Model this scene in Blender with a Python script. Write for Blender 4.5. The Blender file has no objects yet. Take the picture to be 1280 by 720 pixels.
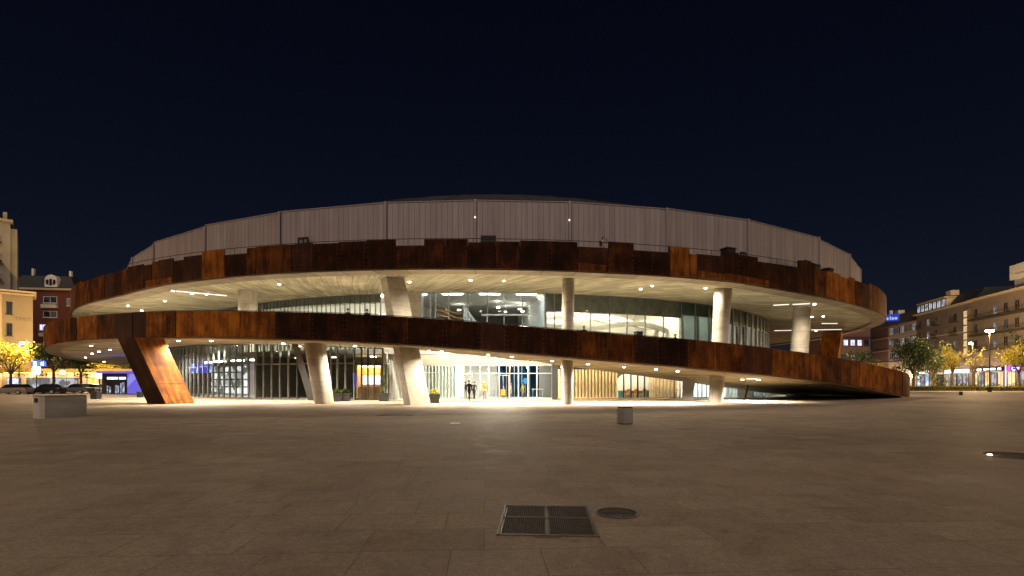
import bpy, bmesh, math, random
from mathutils import Vector, Matrix
R = math.radians
rnd = random.Random(7)
S = bpy.context.scene
COL = S.collection

# ------------------------------------------------------------------ survey numbers
FOC, HOR, EYE = 620.0, 478.0, 1.7           # measured camera: focal length (px of a 1280 frame), horizon row, eye height
CX, CY = -4.21, 104.92                      # centre of the round arena

def ring(px, r, far=False):
    """bearing of an image column -> (depth, angle in degrees) on a circle round the arena's centre"""
    dx = (px - 640) / FOC
    A = dx*dx + 1; B = -2*(dx*CX + CY); C = CX*CX + CY*CY - r*r
    q = math.sqrt(max(B*B - 4*A*C, 0))
    s = (-B + (q if far else -q)) / (2*A)
    return s, math.degrees(math.atan2(dx*s - CX, -(s - CY)))
def TA(px, r): return ring(px, r)[1]
def P(t, r, z): return Vector((CX + r*math.sin(R(t)), CY - r*math.cos(R(t)), z))
def X(px, d): return (px - 640) / FOC * d
def Z(py, d): return EYE + (HOR - py) / FOC * d
def lerp(tab, t):
    if t <= tab[0][0]: return tab[0][1]
    for (a, va), (b, vb) in zip(tab, tab[1:]):
        if t <= b: return va + (vb - va) * (t - a) / (b - a)
    return tab[-1][1]
def arange(a, b, st):
    n = max(1, int(round(abs(b - a) / st)))
    return [a + (b - a)*i/n for i in range(n + 1)]

# ------------------------------------------------------------------ materials
def newmat(name):
    m = bpy.data.materials.new(name); m.use_nodes = True
    nt = m.node_tree; nt.nodes.clear()
    return m, nt
def N(nt, typ, **kw):
    n = nt.nodes.new(typ)
    for k, v in kw.items():
        if k[0] == '_': setattr(n, k[1:], v)
        else:
            key = k.replace('__', ' ')
            n.inputs[key].default_value = v
    return n
def out(nt, sh):
    o = nt.nodes.new('ShaderNodeOutputMaterial'); nt.links.new(sh.outputs[0], o.inputs['Surface'])
def L(nt, a, ao, b, bi): nt.links.new(a.outputs[ao], b.inputs[bi])
def math_n(nt, op, a, b=None):
    n = nt.nodes.new('ShaderNodeMath'); n.operation = op
    for i, s in enumerate((a, b)):
        if s is None: continue
        if isinstance(s, (int, float)): n.inputs[i].default_value = s
        else: nt.links.new(s, n.inputs[i])
    return n.outputs[0]
def ramp(nt, src, stops):
    r = nt.nodes.new('ShaderNodeValToRGB'); e = r.color_ramp.elements
    while len(e) < len(stops): e.new(0.5)
    for el, (p, c) in zip(e, stops): el.position = p; el.color = (*c, 1)
    nt.links.new(src, r.inputs[0]); return r.outputs[0]
def mixc(nt, f, a, b, typ='MIX'):
    n = nt.nodes.new('ShaderNodeMix'); n.data_type = 'RGBA'; n.blend_type = typ
    for i, s in ((0, f), (6, a), (7, b)):
        if isinstance(s, (int, float)): n.inputs[i].default_value = s
        elif isinstance(s, tuple): n.inputs[i].default_value = (*s, 1)
        else: nt.links.new(s, n.inputs[i])
    return n.outputs[2]
def bump(nt, h, strength, dist=0.02):
    b = nt.nodes.new('ShaderNodeBump'); b.inputs['Strength'].default_value = strength; b.inputs['Distance'].default_value = dist
    nt.links.new(h, b.inputs['Height']); return b.outputs[0]

def plain(name, col, rough=0.6, metal=0.0, var=0.18, scale=3.0, bmp=0.0, spec=0.5):
    m, nt = newmat(name)
    tc = N(nt, 'ShaderNodeTexCoord')
    no = N(nt, 'ShaderNodeTexNoise', Scale=scale, Detail=5.0); L(nt, tc, 'Object', no, 'Vector')
    c = ramp(nt, no.outputs[0], [(0.3, tuple(x*(1-var) for x in col)), (0.7, tuple(min(1, x*(1+var)) for x in col))])
    p = N(nt, 'ShaderNodeBsdfPrincipled', Roughness=rough, Metallic=metal)
    p.inputs['Specular IOR Level'].default_value = spec
    nt.links.new(c, p.inputs['Base Color'])
    if bmp: nt.links.new(bump(nt, no.outputs[0], bmp), p.inputs['Normal'])
    out(nt, p); return m
def emit(name, col, strength):
    m, nt = newmat(name)
    e = N(nt, 'ShaderNodeEmission', Strength=strength); e.inputs['Color'].default_value = (*col, 1)
    out(nt, e); return m
def emit_varied(name, c1, c2, strength, scale=1.0):
    m, nt = newmat(name)
    tc = N(nt, 'ShaderNodeTexCoord'); v = N(nt, 'ShaderNodeTexVoronoi', Scale=scale); L(nt, tc, 'Object', v, 'Vector')
    s = N(nt, 'ShaderNodeSeparateColor'); L(nt, v, 'Color', s, 0)
    c = ramp(nt, s.outputs[0], [(0.25, c1), (0.75, c2)])
    e = N(nt, 'ShaderNodeEmission', Strength=strength); nt.links.new(c, e.inputs['Color']); out(nt, e); return m
def glass(name, tint, refl=0.9, rough=0.02):
    m, nt = newmat(name)
    t = N(nt, 'ShaderNodeBsdfTransparent'); t.inputs[0].default_value = (*tint, 1)
    g = N(nt, 'ShaderNodeBsdfGlossy', Roughness=rough); g.inputs[0].default_value = (refl, refl, refl, 1)
    f = N(nt, 'ShaderNodeFresnel', IOR=1.45)
    x = nt.nodes.new('ShaderNodeMixShader'); L(nt, f, 0, x, 0); L(nt, t, 0, x, 1); L(nt, g, 0, x, 2); out(nt, x); return m

def rust_mat():
    m, nt = newmat('weathering_steel')
    uv = N(nt, 'ShaderNodeUVMap'); oi = N(nt, 'ShaderNodeObjectInfo')
    sep = N(nt, 'ShaderNodeSeparateColor'); L(nt, oi, 'Color', sep, 0)
    off = nt.nodes.new('ShaderNodeVectorMath'); off.operation = 'ADD'
    L(nt, uv, 0, off, 0)
    cmb = N(nt, 'ShaderNodeCombineXYZ'); nt.links.new(math_n(nt, 'MULTIPLY', oi.outputs['Random'], 91.0), cmb.inputs[2]); L(nt, cmb, 0, off, 1)
    def noise(scale, sx, sy, det=6.0, rough=0.6):
        mp = N(nt, 'ShaderNodeMapping'); mp.inputs['Scale'].default_value = (sx, sy, 1); L(nt, off, 0, mp, 'Vector')
        n = N(nt, 'ShaderNodeTexNoise', Scale=scale, Detail=det, Roughness=rough); L(nt, mp, 0, n, 'Vector'); return n.outputs[0]
    big = noise(0.8, 1, 0.8); streak = noise(1.0, 3.2, 0.35, 4.0); fine = noise(9.0, 1, 1, 6.0, 0.7)
    f = math_n(nt, 'MULTIPLY', math_n(nt, 'SUBTRACT', big, 0.5), 0.85)
    f = math_n(nt, 'ADD', f, math_n(nt, 'MULTIPLY', math_n(nt, 'SUBTRACT', streak, 0.5), 0.62))
    f = math_n(nt, 'ADD', f, math_n(nt, 'MULTIPLY', math_n(nt, 'SUBTRACT', fine, 0.5), 0.30))
    tcr = N(nt, 'ShaderNodeTexCoord'); wn = N(nt, 'ShaderNodeTexNoise', Scale=.28, Detail=6.0, Roughness=.62); L(nt, tcr, 'Object', wn, 'Vector')
    f = math_n(nt, 'ADD', f, math_n(nt, 'MULTIPLY', math_n(nt, 'SUBTRACT', wn.outputs[0], 0.5), 0.5))
    f = math_n(nt, 'ADD', f, math_n(nt, 'ADD', math_n(nt, 'MULTIPLY', sep.outputs[0], .86), .03))
    c = ramp(nt, f, [(0.0, (.010, .0032, .0014)), (0.25, (.034, .0095, .0026)), (0.5, (.120, .036, .006)), (0.75, (.32, .105, .010)), (1.0, (.46, .19, .030))])
    c = mixc(nt, sep.outputs[1], c, (.050, .024, .020))
    p = N(nt, 'ShaderNodeBsdfPrincipled', Roughness=0.78); nt.links.new(c, p.inputs['Base Color'])
    p.inputs['Specular IOR Level'].default_value = 0.10
    nt.links.new(bump(nt, fine, 0.25, 0.01), p.inputs['Normal'])
    out(nt, p); return m

def concrete_mat(name, c1, c2, seam=0.0, boards=(2.4, 0.9), rot=0.0, streak=0.5, mortar=.018):
    m, nt = newmat(name)
    uv = N(nt, 'ShaderNodeUVMap')
    mp = N(nt, 'ShaderNodeMapping'); mp.inputs['Rotation'].default_value = (0, 0, R(rot)); L(nt, uv, 0, mp, 'Vector')
    n1 = N(nt, 'ShaderNodeTexNoise', Scale=0.35, Detail=7.0, Roughness=0.65); L(nt, mp, 0, n1, 'Vector')
    mp2 = N(nt, 'ShaderNodeMapping'); mp2.inputs['Scale'].default_value = (0.25, 3.0, 1); L(nt, mp, 0, mp2, 'Vector')
    n2 = N(nt, 'ShaderNodeTexNoise', Scale=0.9, Detail=4.0); L(nt, mp2, 0, n2, 'Vector')
    f = math_n(nt, 'ADD', math_n(nt, 'MULTIPLY', n1.outputs[0], 1 - streak), math_n(nt, 'MULTIPLY', n2.outputs[0], streak))
    c = ramp(nt, f, [(0.40, c1), (0.58, c2)])
    if seam:
        b = N(nt, 'ShaderNodeTexBrick', Scale=1.0); L(nt, mp, 0, b, 'Vector')
        b.inputs['Brick Width'].default_value = boards[0]; b.inputs['Row Height'].default_value = boards[1]
        b.inputs['Mortar Size'].default_value = mortar; b.inputs['Mortar Smooth'].default_value = .2; b.inputs['Color1'].default_value = (0.70, 0.68, 0.64, 1); b.inputs['Color2'].default_value = (1.14, 1.12, 1.08, 1)
        b.inputs['Mortar'].default_value = (0.42, 0.4, 0.36, 1)
        c = mixc(nt, seam, c, b.outputs[0], 'MULTIPLY')
    p = N(nt, 'ShaderNodeBsdfPrincipled', Roughness=0.75); nt.links.new(c, p.inputs['Base Color'])
    p.inputs['Specular IOR Level'].default_value = 0.3
    nt.links.new(bump(nt, n1.outputs[0], 0.2, 0.03), p.inputs['Normal'])
    out(nt, p); return m

def paving_mat():
    m, nt = newmat('granite_paving')
    tc = N(nt, 'ShaderNodeTexCoord')
    mp = N(nt, 'ShaderNodeMapping'); mp.inputs['Rotation'].default_value = (0, 0, R(-3.2)); L(nt, tc, 'Object', mp, 'Vector')
    def brick(w, h, ms, offs, freq):
        b = N(nt, 'ShaderNodeTexBrick', Scale=1.0); L(nt, mp, 0, b, 'Vector')
        b.offset = offs; b.offset_frequency = freq; b.squash = .72; b.squash_frequency = 3
        b.inputs['Brick Width'].default_value = w; b.inputs['Row Height'].default_value = h; b.inputs['Mortar Size'].default_value = ms
        b.inputs['Mortar Smooth'].default_value = 0.25
        b.inputs['Color1'].default_value = (0, 0, 0, 1); b.inputs['Color2'].default_value = (1, 1, 1, 1); b.inputs['Mortar'].default_value = (0.5, 0.5, 0.5, 1)
        return b
    b = brick(1.25, 0.72, 0.007, 0.37, 2)
    big = N(nt, 'ShaderNodeTexNoise', Scale=0.11, Detail=6.0, Roughness=0.6); L(nt, tc, 'Object', big, 'Vector')
    mid = N(nt, 'ShaderNodeTexNoise', Scale=1.6, Detail=6.0, Roughness=0.65, Distortion=0.8); L(nt, tc, 'Object', mid, 'Vector')
    fine = N(nt, 'ShaderNodeTexNoise', Scale=42.0, Detail=4.0, Roughness=0.8); L(nt, tc, 'Object', fine, 'Vector')
    spk = N(nt, 'ShaderNodeTexVoronoi', Scale=1.1); L(nt, tc, 'Object', spk, 'Vector')
    slab = ramp(nt, b.outputs[0], [(0.0, (.235, .186, .136)), (0.3, (.275, .218, .160)), (0.6, (.262, .216, .166)), (1.0, (.30, .243, .180))])
    c = mixc(nt, 0.75, slab, ramp(nt, mid.outputs[0], [(0.3, (.70, .69, .67)), (0.55, (1, 1, 1)), (0.72, (1.12, 1.1, 1.06))]), 'MULTIPLY')
    c = mixc(nt, 0.8, c, ramp(nt, big.outputs[0], [(0.3, (.74, .72, .70)), (0.7, (1.16, 1.13, 1.08))]), 'MULTIPLY')
    c = mixc(nt, 0.85, c, ramp(nt, fine.outputs[0], [(0.3, (.60, .60, .60)), (0.7, (1.34, 1.34, 1.34))]), 'MULTIPLY')
    grit = N(nt, 'ShaderNodeTexNoise', Scale=12.0, Detail=6.0, Roughness=0.8); L(nt, tc, 'Object', grit, 'Vector')
    c = mixc(nt, .7, c, ramp(nt, grit.outputs[0], [(.34, (.72, .70, .67)), (.5, (1, 1, 1)), (.66, (1.18, 1.17, 1.15))]), 'MULTIPLY')
    st = N(nt, 'ShaderNodeTexNoise', Scale=.55, Detail=8.0, Roughness=.75, Distortion=1.6); L(nt, tc, 'Object', st, 'Vector')
    c = mixc(nt, .9, c, ramp(nt, st.outputs[0], [(.30, (.70, .67, .62)), (.42, (1, 1, 1)), (.62, (1, 1, 1)), (.74, (1.25, 1.22, 1.16))]), 'MULTIPLY')
    # pale worn blotches and darker gum spots
    c = mixc(nt, ramp(nt, spk.outputs['Distance'], [(0.05, (.35, .35, .35)), (0.09, (0, 0, 0))]), c, (.09, .075, .06))
    c = mixc(nt, math_n(nt, 'MULTIPLY', b.outputs['Fac'], 0.6), c, mixc(nt, ramp(nt, big.outputs[0], [(.48, (0, 0, 0)), (.56, (1, 1, 1))]), (.085, .064, .045), (.36, .28, .19)))
    p = N(nt, 'ShaderNodeBsdfPrincipled'); nt.links.new(c, p.inputs['Base Color'])
    rr = ramp(nt, mid.outputs[0], [(0.3, (.52, .52, .52)), (0.7, (.80, .80, .80))])
    nt.links.new(rr, p.inputs['Roughness']); p.inputs['Specular IOR Level'].default_value = 0.14
    h = math_n(nt, 'SUBTRACT', math_n(nt, 'MULTIPLY', fine.outputs[0], 0.3), b.outputs['Fac'])
    bn = bump(nt, h, 0.35, 0.006); nt.links.new(bn, p.inputs['Normal'])
    df = N(nt, 'ShaderNodeBsdfDiffuse', Roughness=.6); nt.links.new(c, df.inputs[0]); nt.links.new(bn, df.inputs['Normal'])
    x = nt.nodes.new('ShaderNodeMixShader'); x.inputs[0].default_value = .28; L(nt, df, 0, x, 1); L(nt, p, 0, x, 2)
    out(nt, x); return m

def cladding_mat():
    m, nt = newmat('ribbed_zinc_cladding')
    uv = N(nt, 'ShaderNodeUVMap')
    b = N(nt, 'ShaderNodeTexBrick', Scale=1.0); L(nt, uv, 0, b, 'Vector'); b.offset = 0.0
    b.inputs['Brick Width'].default_value = 0.48; b.inputs['Row Height'].default_value = 11.0; b.inputs['Mortar Size'].default_value = 0.02
    b.inputs['Color1'].default_value = (.335, .285, .288, 1); b.inputs['Color2'].default_value = (.395, .342, .345, 1); b.inputs['Mortar'].default_value = (.17, .14, .135, 1)
    w = N(nt, 'ShaderNodeTexWave', Scale=2.2); w.bands_direction = 'X'; L(nt, uv, 0, w, 'Vector')
    mp = N(nt, 'ShaderNodeMapping'); mp.inputs['Scale'].default_value = (2.5, 0.25, 1); L(nt, uv, 0, mp, 'Vector')
    n = N(nt, 'ShaderNodeTexNoise', Scale=0.8, Detail=6.0); L(nt, mp, 0, n, 'Vector')
    c = mixc(nt, 0.55, b.outputs[0], ramp(nt, n.outputs[0], [(0.3, (.66, .65, .65)), (0.7, (1.15, 1.14, 1.12))]), 'MULTIPLY')
    c = mixc(nt, 0.5, c, ramp(nt, w.outputs[0], [(0.0, (.82, .82, .82)), (1.0, (1.08, 1.08, 1.08))]), 'MULTIPLY')
    p = N(nt, 'ShaderNodeBsdfPrincipled', Roughness=0.55, Metallic=0.15); nt.links.new(c, p.inputs['Base Color'])
    nt.links.new(bump(nt, w.outputs[0], 0.5, 0.03), p.inputs['Normal'])
    out(nt, p); return m

def leaf_mat(name, c1, c2):
    m, nt = newmat(name)
    g = N(nt, 'ShaderNodeNewGeometry')
    c = ramp(nt, g.outputs['Random Per Island'], [(0.1, c1), (0.9, c2)])
    d = N(nt, 'ShaderNodeBsdfPrincipled', Roughness=0.6); nt.links.new(c, d.inputs['Base Color'])
    t = N(nt, 'ShaderNodeBsdfTranslucent'); nt.links.new(c, t.inputs[0])
    x = nt.nodes.new('ShaderNodeMixShader'); x.inputs[0].default_value = 0.35
    L(nt, d, 0, x, 1); L(nt, t, 0, x, 2); out(nt, x); return m

M = {}
M['rust'] = rust_mat()
M['bolt'] = plain('bolt_heads', (.16, .075, .035), 0.5)
M['soffit'] = concrete_mat('board_marked_soffit', (.27, .23, .155), (.56, .49, .335), seam=0.95, boards=(5.2, 1.25), rot=62, streak=0.55, mortar=.045)
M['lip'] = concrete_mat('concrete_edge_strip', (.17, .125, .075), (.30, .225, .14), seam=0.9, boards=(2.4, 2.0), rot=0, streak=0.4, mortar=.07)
M['column'] = concrete_mat('cast_concrete', (.33, .29, .24), (.55, .495, .425), seam=0.6, boards=(4.0, 1.9), rot=0, streak=0.15, mortar=.03)
M['paving'] = paving_mat()
M['cladding'] = cladding_mat()
M['roof'] = plain('dark_roof_sheet', (.048, .043, .045), 0.6, 0.0, 0.25, 0.6)
M['steel_dark'] = plain('dark_steel', (.035, .036, .037), 0.45, 0.5)
M['fin'] = plain('grey_steel_fin', (.20, .205, .20), 0.45, 0.4)
M['fin_light'] = plain('pale_steel_fin', (.42, .42, .39), 0.45, 0.2)
M['blind'] = plain('grey_blind', (.36, .37, .335), 0.7, 0, 0.25, 1.2)
M['glass'] = glass('clear_glass', (.88, .93, .90))
M['glass_green'] = glass('green_glass', (.55, .74, .68))
M['glass_dark'] = glass('smoked_glass', (.42, .46, .45))
M['glass_opaque'] = plain('dark_window_glass', (.018, .02, .023), 0.12, 0, 0.2)
M['glass_mid'] = plain('curtained_window', (.20, .19, .18), 0.25, 0, 0.4, 1.3)
M['white_in'] = plain('white_plaster', (.74, .72, .67), 0.8, 0, 0.06)
M['grey_in'] = plain('grey_plaster', (.22, .21, .19), 0.8, 0, 0.15)
M['olive_in'] = plain('olive_panel', (.16, .135, .075), .7, 0, .3, 1.5)
M['fascia'] = plain('cream_fascia', (.66, .60, .48), 0.7, 0, 0.08)
M['floor_in'] = plain('pale_floor', (.62, .60, .55), 0.35, 0, 0.1)
M['wood'] = plain('pine_slats', (.70, .50, .25), 0.5, 0, 0.18, 2.0)
M['wood_dark'] = plain('oak_board', (.36, .20, .08), 0.5, 0, 0.25, 2.0)
M['lamp_warm'] = emit('lamp_warm', (1.0, .86, .62), 60)
M['lamp_soft'] = emit('lamp_soft', (1.0, .90, .70), 7.0)
M['strip'] = emit('light_strip', (1.0, .93, .78), 1.6)
M['tube_warm'] = emit('tube_warm', (1.0, .86, .62), 34)
M['tube_white'] = emit('tube_white', (1.0, .97, .88), 34)
M['tube_lobby'] = emit('tube_lobby', (1.0, .98, .92), 34)
M['tube_bright'] = emit('tube_bright', (1.0, .92, .74), 75)
M['tube_soft'] = emit('tube_soft', (1.0, .94, .80), 6)
M['tube_cool'] = emit('tube_cool', (.80, .93, 1.0), 34)
M['tube_amber'] = emit('tube_amber', (1.0, .62, .20), 16)
M['sodium'] = emit('sodium_lamp', (1.0, .60, .22), 90)
M['screen_blue'] = emit_varied('blue_screen', (.02, .03, .55), (.25, .35, 1.0), 2.2, 1.5)
M['screen_white'] = emit_varied('white_screen', (.75, .78, 1.0), (1.0, .92, .85), 2.2, 2.5)
M['asphalt'] = plain('asphalt', (.048, .046, .045), 0.7, 0, 0.3, 1.5)
M['pavement'] = plain('pavement_slabs', (.22, .20, .17), 0.7, 0, 0.2, 0.8)
M['black'] = plain('black_plastic', (.012, .012, .013), 0.45)
M['rubber'] = plain('rubber', (.015, .015, .016), 0.8)
M['iron'] = plain('cast_iron', (.048, .037, .025), 0.8, 0.0, 0.35, 9)
M['brass'] = plain('worn_steel_edge', (.135, .10, .062), 0.6, 0.2, 0.2, 6)
M['block'] = concrete_mat('bench_concrete', (.25, .23, .205), (.37, .34, .30), 0.0)
M['block_lit'] = concrete_mat('lamplit_bench_concrete', (.56, .50, .42), (.70, .63, .53), 0.0)
M['white_metal'] = plain('white_paint', (.75, .74, .72), 0.4, 0, 0.05)
M['skin'] = plain('skin', (.42, .25, .17), 0.55, 0, 0.06)
M['mouth'] = plain('lips', (.25, .09, .07), .5)
M['hair'] = plain('dark_hair', (.012, .009, .008), 0.5)
M['bark'] = plain('bark', (.10, .075, .05), 0.85, 0, 0.35, 6, 0.4)
M['leaf_dark'] = leaf_mat('dark_leaves', (.010, .024, .006), (.034, .058, .012))
M['leaf_mid'] = leaf_mat('mid_leaves', (.022, .040, .008), (.075, .085, .015))
M['leaf_yellow'] = leaf_mat('lamplit_yellow_leaves', (.14, .145, .010), (.36, .29, .022))  # warm lamplight on foliage put into the leaf colour
M['soil'] = plain('soil', (.03, .022, .015), 0.9)

# ------------------------------------------------------------------ mesh builder
class MB:
    def __init__(s): s.v = []; s.f = []; s.uv = []; s.mi = []; s.m = 0
    def face(s, pts, uvs=None):
        i = len(s.v); s.v += [tuple(p) for p in pts]; s.f.append(tuple(range(i, i + len(pts))))
        if uvs is None:
            a = Vector(pts[0]); e = Vector(pts[1]) - a
            n = e.cross(Vector(pts[-1]) - a)
            if n.length > 1e-9 and e.length > 1e-9:
                e.normalize(); n.normalize(); w = n.cross(e)
                uvs = [((Vector(p) - a).dot(e), (Vector(p) - a).dot(w)) for p in pts]
            else: uvs = [(0, 0)]*len(pts)
        s.uv.append(uvs); s.mi.append(s.m)
    def mesh(s, verts, faces, uvf=None):
        i = len(s.v); s.v += [tuple(p) for p in verts]
        for f in faces:
            s.f.append(tuple(i + k for k in f)); s.mi.append(s.m)
            s.uv.append([uvf(k) for k in f] if uvf else [(verts[k][0] + verts[k][1], verts[k][2]) for k in f])
    def hexa(s, b, t):
        """b, t: four bottom and four top points, counter-clockwise seen from above"""
        v = list(b) + list(t)
        for f in ((3, 2, 1, 0), (4, 5, 6, 7), (0, 1, 5, 4), (1, 2, 6, 5), (2, 3, 7, 6), (3, 0, 4, 7)): s.face([v[k] for k in f])
    def box(s, c, d, rz=0.0):
        c = Vector(c); hx, hy, hz = d[0]/2, d[1]/2, d[2]/2
        rot = Matrix.Rotation(rz, 3, 'Z')
        q = [rot @ Vector((x, y, 0)) for x, y in ((-hx, -hy), (hx, -hy), (hx, hy), (-hx, hy))]
        s.hexa([c + p - Vector((0, 0, hz)) for p in q], [c + p + Vector((0, 0, hz)) for p in q])
    def tube(s, p0, p1, r0, r1=None, n=8, caps=True):
        r1 = r0 if r1 is None else r1
        p0, p1 = Vector(p0), Vector(p1); ax = (p1 - p0)
        if ax.length < 1e-6: return
        ln = ax.length; ax.normalize()
        up = Vector((0, 0, 1)) if abs(ax.z) < 0.95 else Vector((1, 0, 0))
        u = ax.cross(up).normalized(); w = ax.cross(u)
        vs = []
        for p, r in ((p0, r0), (p1, r1)):
            for k in range(n):
                a = 2*math.pi*k/n; vs.append(p + u*math.cos(a)*r + w*math.sin(a)*r)
        fs = [(k, n + k, n + (k+1) % n, (k+1) % n) for k in range(n)]
        def uvf(k): return ((k % n)/n*2*math.pi*max(r0, r1), ln if k >= n else 0)
        s.mesh(vs, fs, uvf)
        if caps:
            s.face([vs[k] for k in range(n)]); s.face([vs[n + k] for k in reversed(range(n))])
    def disc(s, c, r, n=24, z=None, normal_down=False):
        pts = [Vector((c[0] + r*math.cos(2*math.pi*k/n), c[1] + r*math.sin(2*math.pi*k/n), c[2])) for k in range(n)]
        s.face(pts[::-1] if normal_down else pts)
    def sweep(s, ts, prof, closed=True, caps=True):
        """ring section swept round the arena: prof(t) -> [(r, z), ...]"""
        vs = []; uvs = []
        for t in ts:
            p = prof(t); acc = 0; last = None
            for (r, z) in p:
                if last: acc += math.hypot(r - last[0], z - last[1])
                last = (r, z); vs.append(P(t, r, z)); uvs.append((R(t)*60.0, acc))
        m = len(prof(ts[0])); fs = []
        for i in range(len(ts) - 1):
            for k in range(m if closed else m - 1):
                a, b = i*m + k, i*m + (k + 1) % m
                fs.append((a, b, b + m, a + m))
        s.mesh(vs, fs, lambda k: uvs[k])
        if closed and caps:
            s.face(vs[:m][::-1]); s.face(vs[-m:])
    def build(s, name, mats, parent=None, smooth=False, color=None, merge=False):
        me = bpy.data.meshes.new(name); me.from_pydata(s.v, [], s.f)
        u = me.uv_layers.new(name='UVMap'); k = 0
        for fu in s.uv:
            for q in fu: u.data[k].uv = q; k += 1
        if not isinstance(mats, (list, tuple)): mats = [mats]
        for m in mats: me.materials.append(m)
        for p, i in zip(me.polygons, s.mi): p.material_index = i; p.use_smooth = smooth
        if merge:
            bm = bmesh.new(); bm.from_mesh(me); bmesh.ops.remove_doubles(bm, verts=bm.verts, dist=1e-4)
            bmesh.ops.recalc_face_normals(bm, faces=bm.faces); bm.to_mesh(me); bm.free()
        o = bpy.data.objects.new(name, me); COL.objects.link(o)
        if parent: o.parent = parent; o.matrix_parent_inverse = Matrix.Translation(parent['_w']).inverted() if False else Matrix()
        if parent and parent.get('base') is None: pass
        if color: o.color = color
        return o

def tag(o, label=None, cat=None, group=None, kind=None):
    if label: o['label'] = label
    if cat: o['category'] = cat
    if group: o['group'] = group
    if kind: o['kind'] = kind
    return o
def thing(name, label, cat, loc=(0, 0, 0), rz=0.0, group=None):
    o = bpy.data.objects.new(name, None); COL.objects.link(o); o.empty_display_size = 0.3
    o.location = loc; o.rotation_euler = (0, 0, rz)
    return tag(o, label, cat, group)
def children(o): return [c for c in COL.objects if c.parent == o]
KIDS = None
def copy_tree(o, parent=None):
    c = o.copy(); COL.objects.link(c)
    if parent is not None: c.parent = parent
    for ch in children(o):
        if ch is not c: copy_tree(ch, c)
    return c
def lamp(name, typ, loc, energy, color, parent=None, radius=0.1, spot=None, target=None, blend=0.5):
    d = bpy.data.lights.new(name, typ); d.energy = energy; d.color = color; d.shadow_soft_size = radius
    if typ == 'SPOT': d.spot_size = R(spot); d.spot_blend = blend
    o = bpy.data.objects.new(name, d); COL.objects.link(o); o.location = loc
    if target is not None: o.rotation_euler = (Vector(target) - Vector(loc)).to_track_quat('-Z', 'Y').to_euler()
    if parent: o.parent = parent
    return o

# ------------------------------------------------------------------ ground
g = MB(); g.box((0, 150, -0.3), (1400, 1400, 0.6)); tag(g.build('ground', M['pavement']), kind='structure')
plz = [(-66, -40), (110, -40), (110, 91), (60, 91), (30, 170), (-30, 170), (-48, 75), (-66, 75)]
g = MB(); g.face([(x, y, 0.004) for x, y in plz]); tag(g.build('plaza_paving', M['paving']), kind='structure')
g = MB(); g.face([(x, y, 0.004) for x, y in [(-160, 75.6), (-66.2, 75.6), (-48, 76.4), (-48, 90), (-160, 90)]]); tag(g.build('side_road', M['asphalt']), kind='structure')
g = MB(); g.face([(x, y, 0.004) for x, y in [(70, 96), (190, 96), (190, 108), (140, 108), (160, 190), (140, 190), (95, 108)]]); tag(g.build('avenue_road', M['asphalt']), kind='structure')

# ------------------------------------------------------------------ the arena
AR = thing('arena', 'round concrete arena with rusty steel bands, spiral ramp and grey metal drum above', 'arena', (0, 0, 0))
LT = [(-90, 7.6), (-62, 8.0), (-40.7, 7.98), (-31.2, 7.77), (-20.4, 7.47), (-11.6, 7.03), (-5.2, 6.66), (-0.3, 6.22), (5.4, 5.67), (11.6, 5.22), (17.4, 4.80), (23.8, 4.32), (29.4, 3.88), (37.5, 3.2), (43, 2.86), (48.6, 2.66)]
LB = [(-100, 4.5), (-80, 4.86), (-61.7, 5.31), (-45, 5.62), (-31.9, 5.66), (-25.5, 5.55), (-16.4, 5.26), (-6.8, 4.79), (1.6, 4.13), (7.4, 3.56), (11.6, 3.18), (16.7, 2.74), (21.4, 2.36), (27, 1.82), (30.7, 1.48), (34.8, 1.04), (40.5, 0.43), (48.6, 0.05)]
INNER = [(-30, 0.25), (-5, 0.15), (8, -0.1), (20, -0.5), (27, -0.62), (34, -0.6), (40, -0.3), (48.6, 0.0)]
RT, RU, RD, RG, RF = 69.0, 66.6, 62.7, 52.0, 58.0
RAMP_T = arange(-100, 48.6, 1.2)
def ramp_soffit_in(t): return max(0.03, lerp(LB, t) + lerp(INNER, t))
def deck(t): return max(lerp(LT, t) - 1.12, lerp(LB, t) + 0.12)
g = MB()
g.sweep(RAMP_T, lambda t: [(RT - 0.12, lerp(LB, t) - 0.10 if lerp(LB, t) > .3 else .01), (RT - 1.7, max(lerp(LB, t) - 0.10, .012)), (RF + 0.35, ramp_soffit_in(t)), (RF + 0.35, max(deck(t), ramp_soffit_in(t) + .1)), (RT - 0.12, max(deck(t), ramp_soffit_in(t) + .1))])
g.build('ramp', M['soffit'], AR)
g = MB(); g.sweep(RAMP_T, lambda t: [(RT - .25, max(deck(t), ramp_soffit_in(t) + .1) + .012), (RF + .4, max(deck(t), ramp_soffit_in(t) + .1) + .012), (RF + .4, max(deck(t), ramp_soffit_in(t) + .1) + .004), (RT - .25, max(deck(t), ramp_soffit_in(t) + .1) + .004)]); g.build('ramp_bounce_deck', M['floor_in'], AR)  # pale deck layer added to bounce light up to the soffit
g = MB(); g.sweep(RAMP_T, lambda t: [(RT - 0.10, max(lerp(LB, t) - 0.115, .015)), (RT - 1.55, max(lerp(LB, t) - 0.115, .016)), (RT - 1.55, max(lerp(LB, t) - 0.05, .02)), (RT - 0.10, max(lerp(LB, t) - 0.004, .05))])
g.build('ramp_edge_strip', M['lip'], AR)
RP = MB(); RP.sweep(RAMP_T, lambda t: [(RT - 0.10, lerp(LB, t) + .02), (RT - 0.22, lerp(LB, t) + .02), (RT - 0.22, lerp(LT, t) - .06), (RT - 0.10, lerp(LT, t) - .06)])
RP = RP.build('ramp_parapet', M['rust'], AR, color=(.15, 0, 0, 1))

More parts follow.
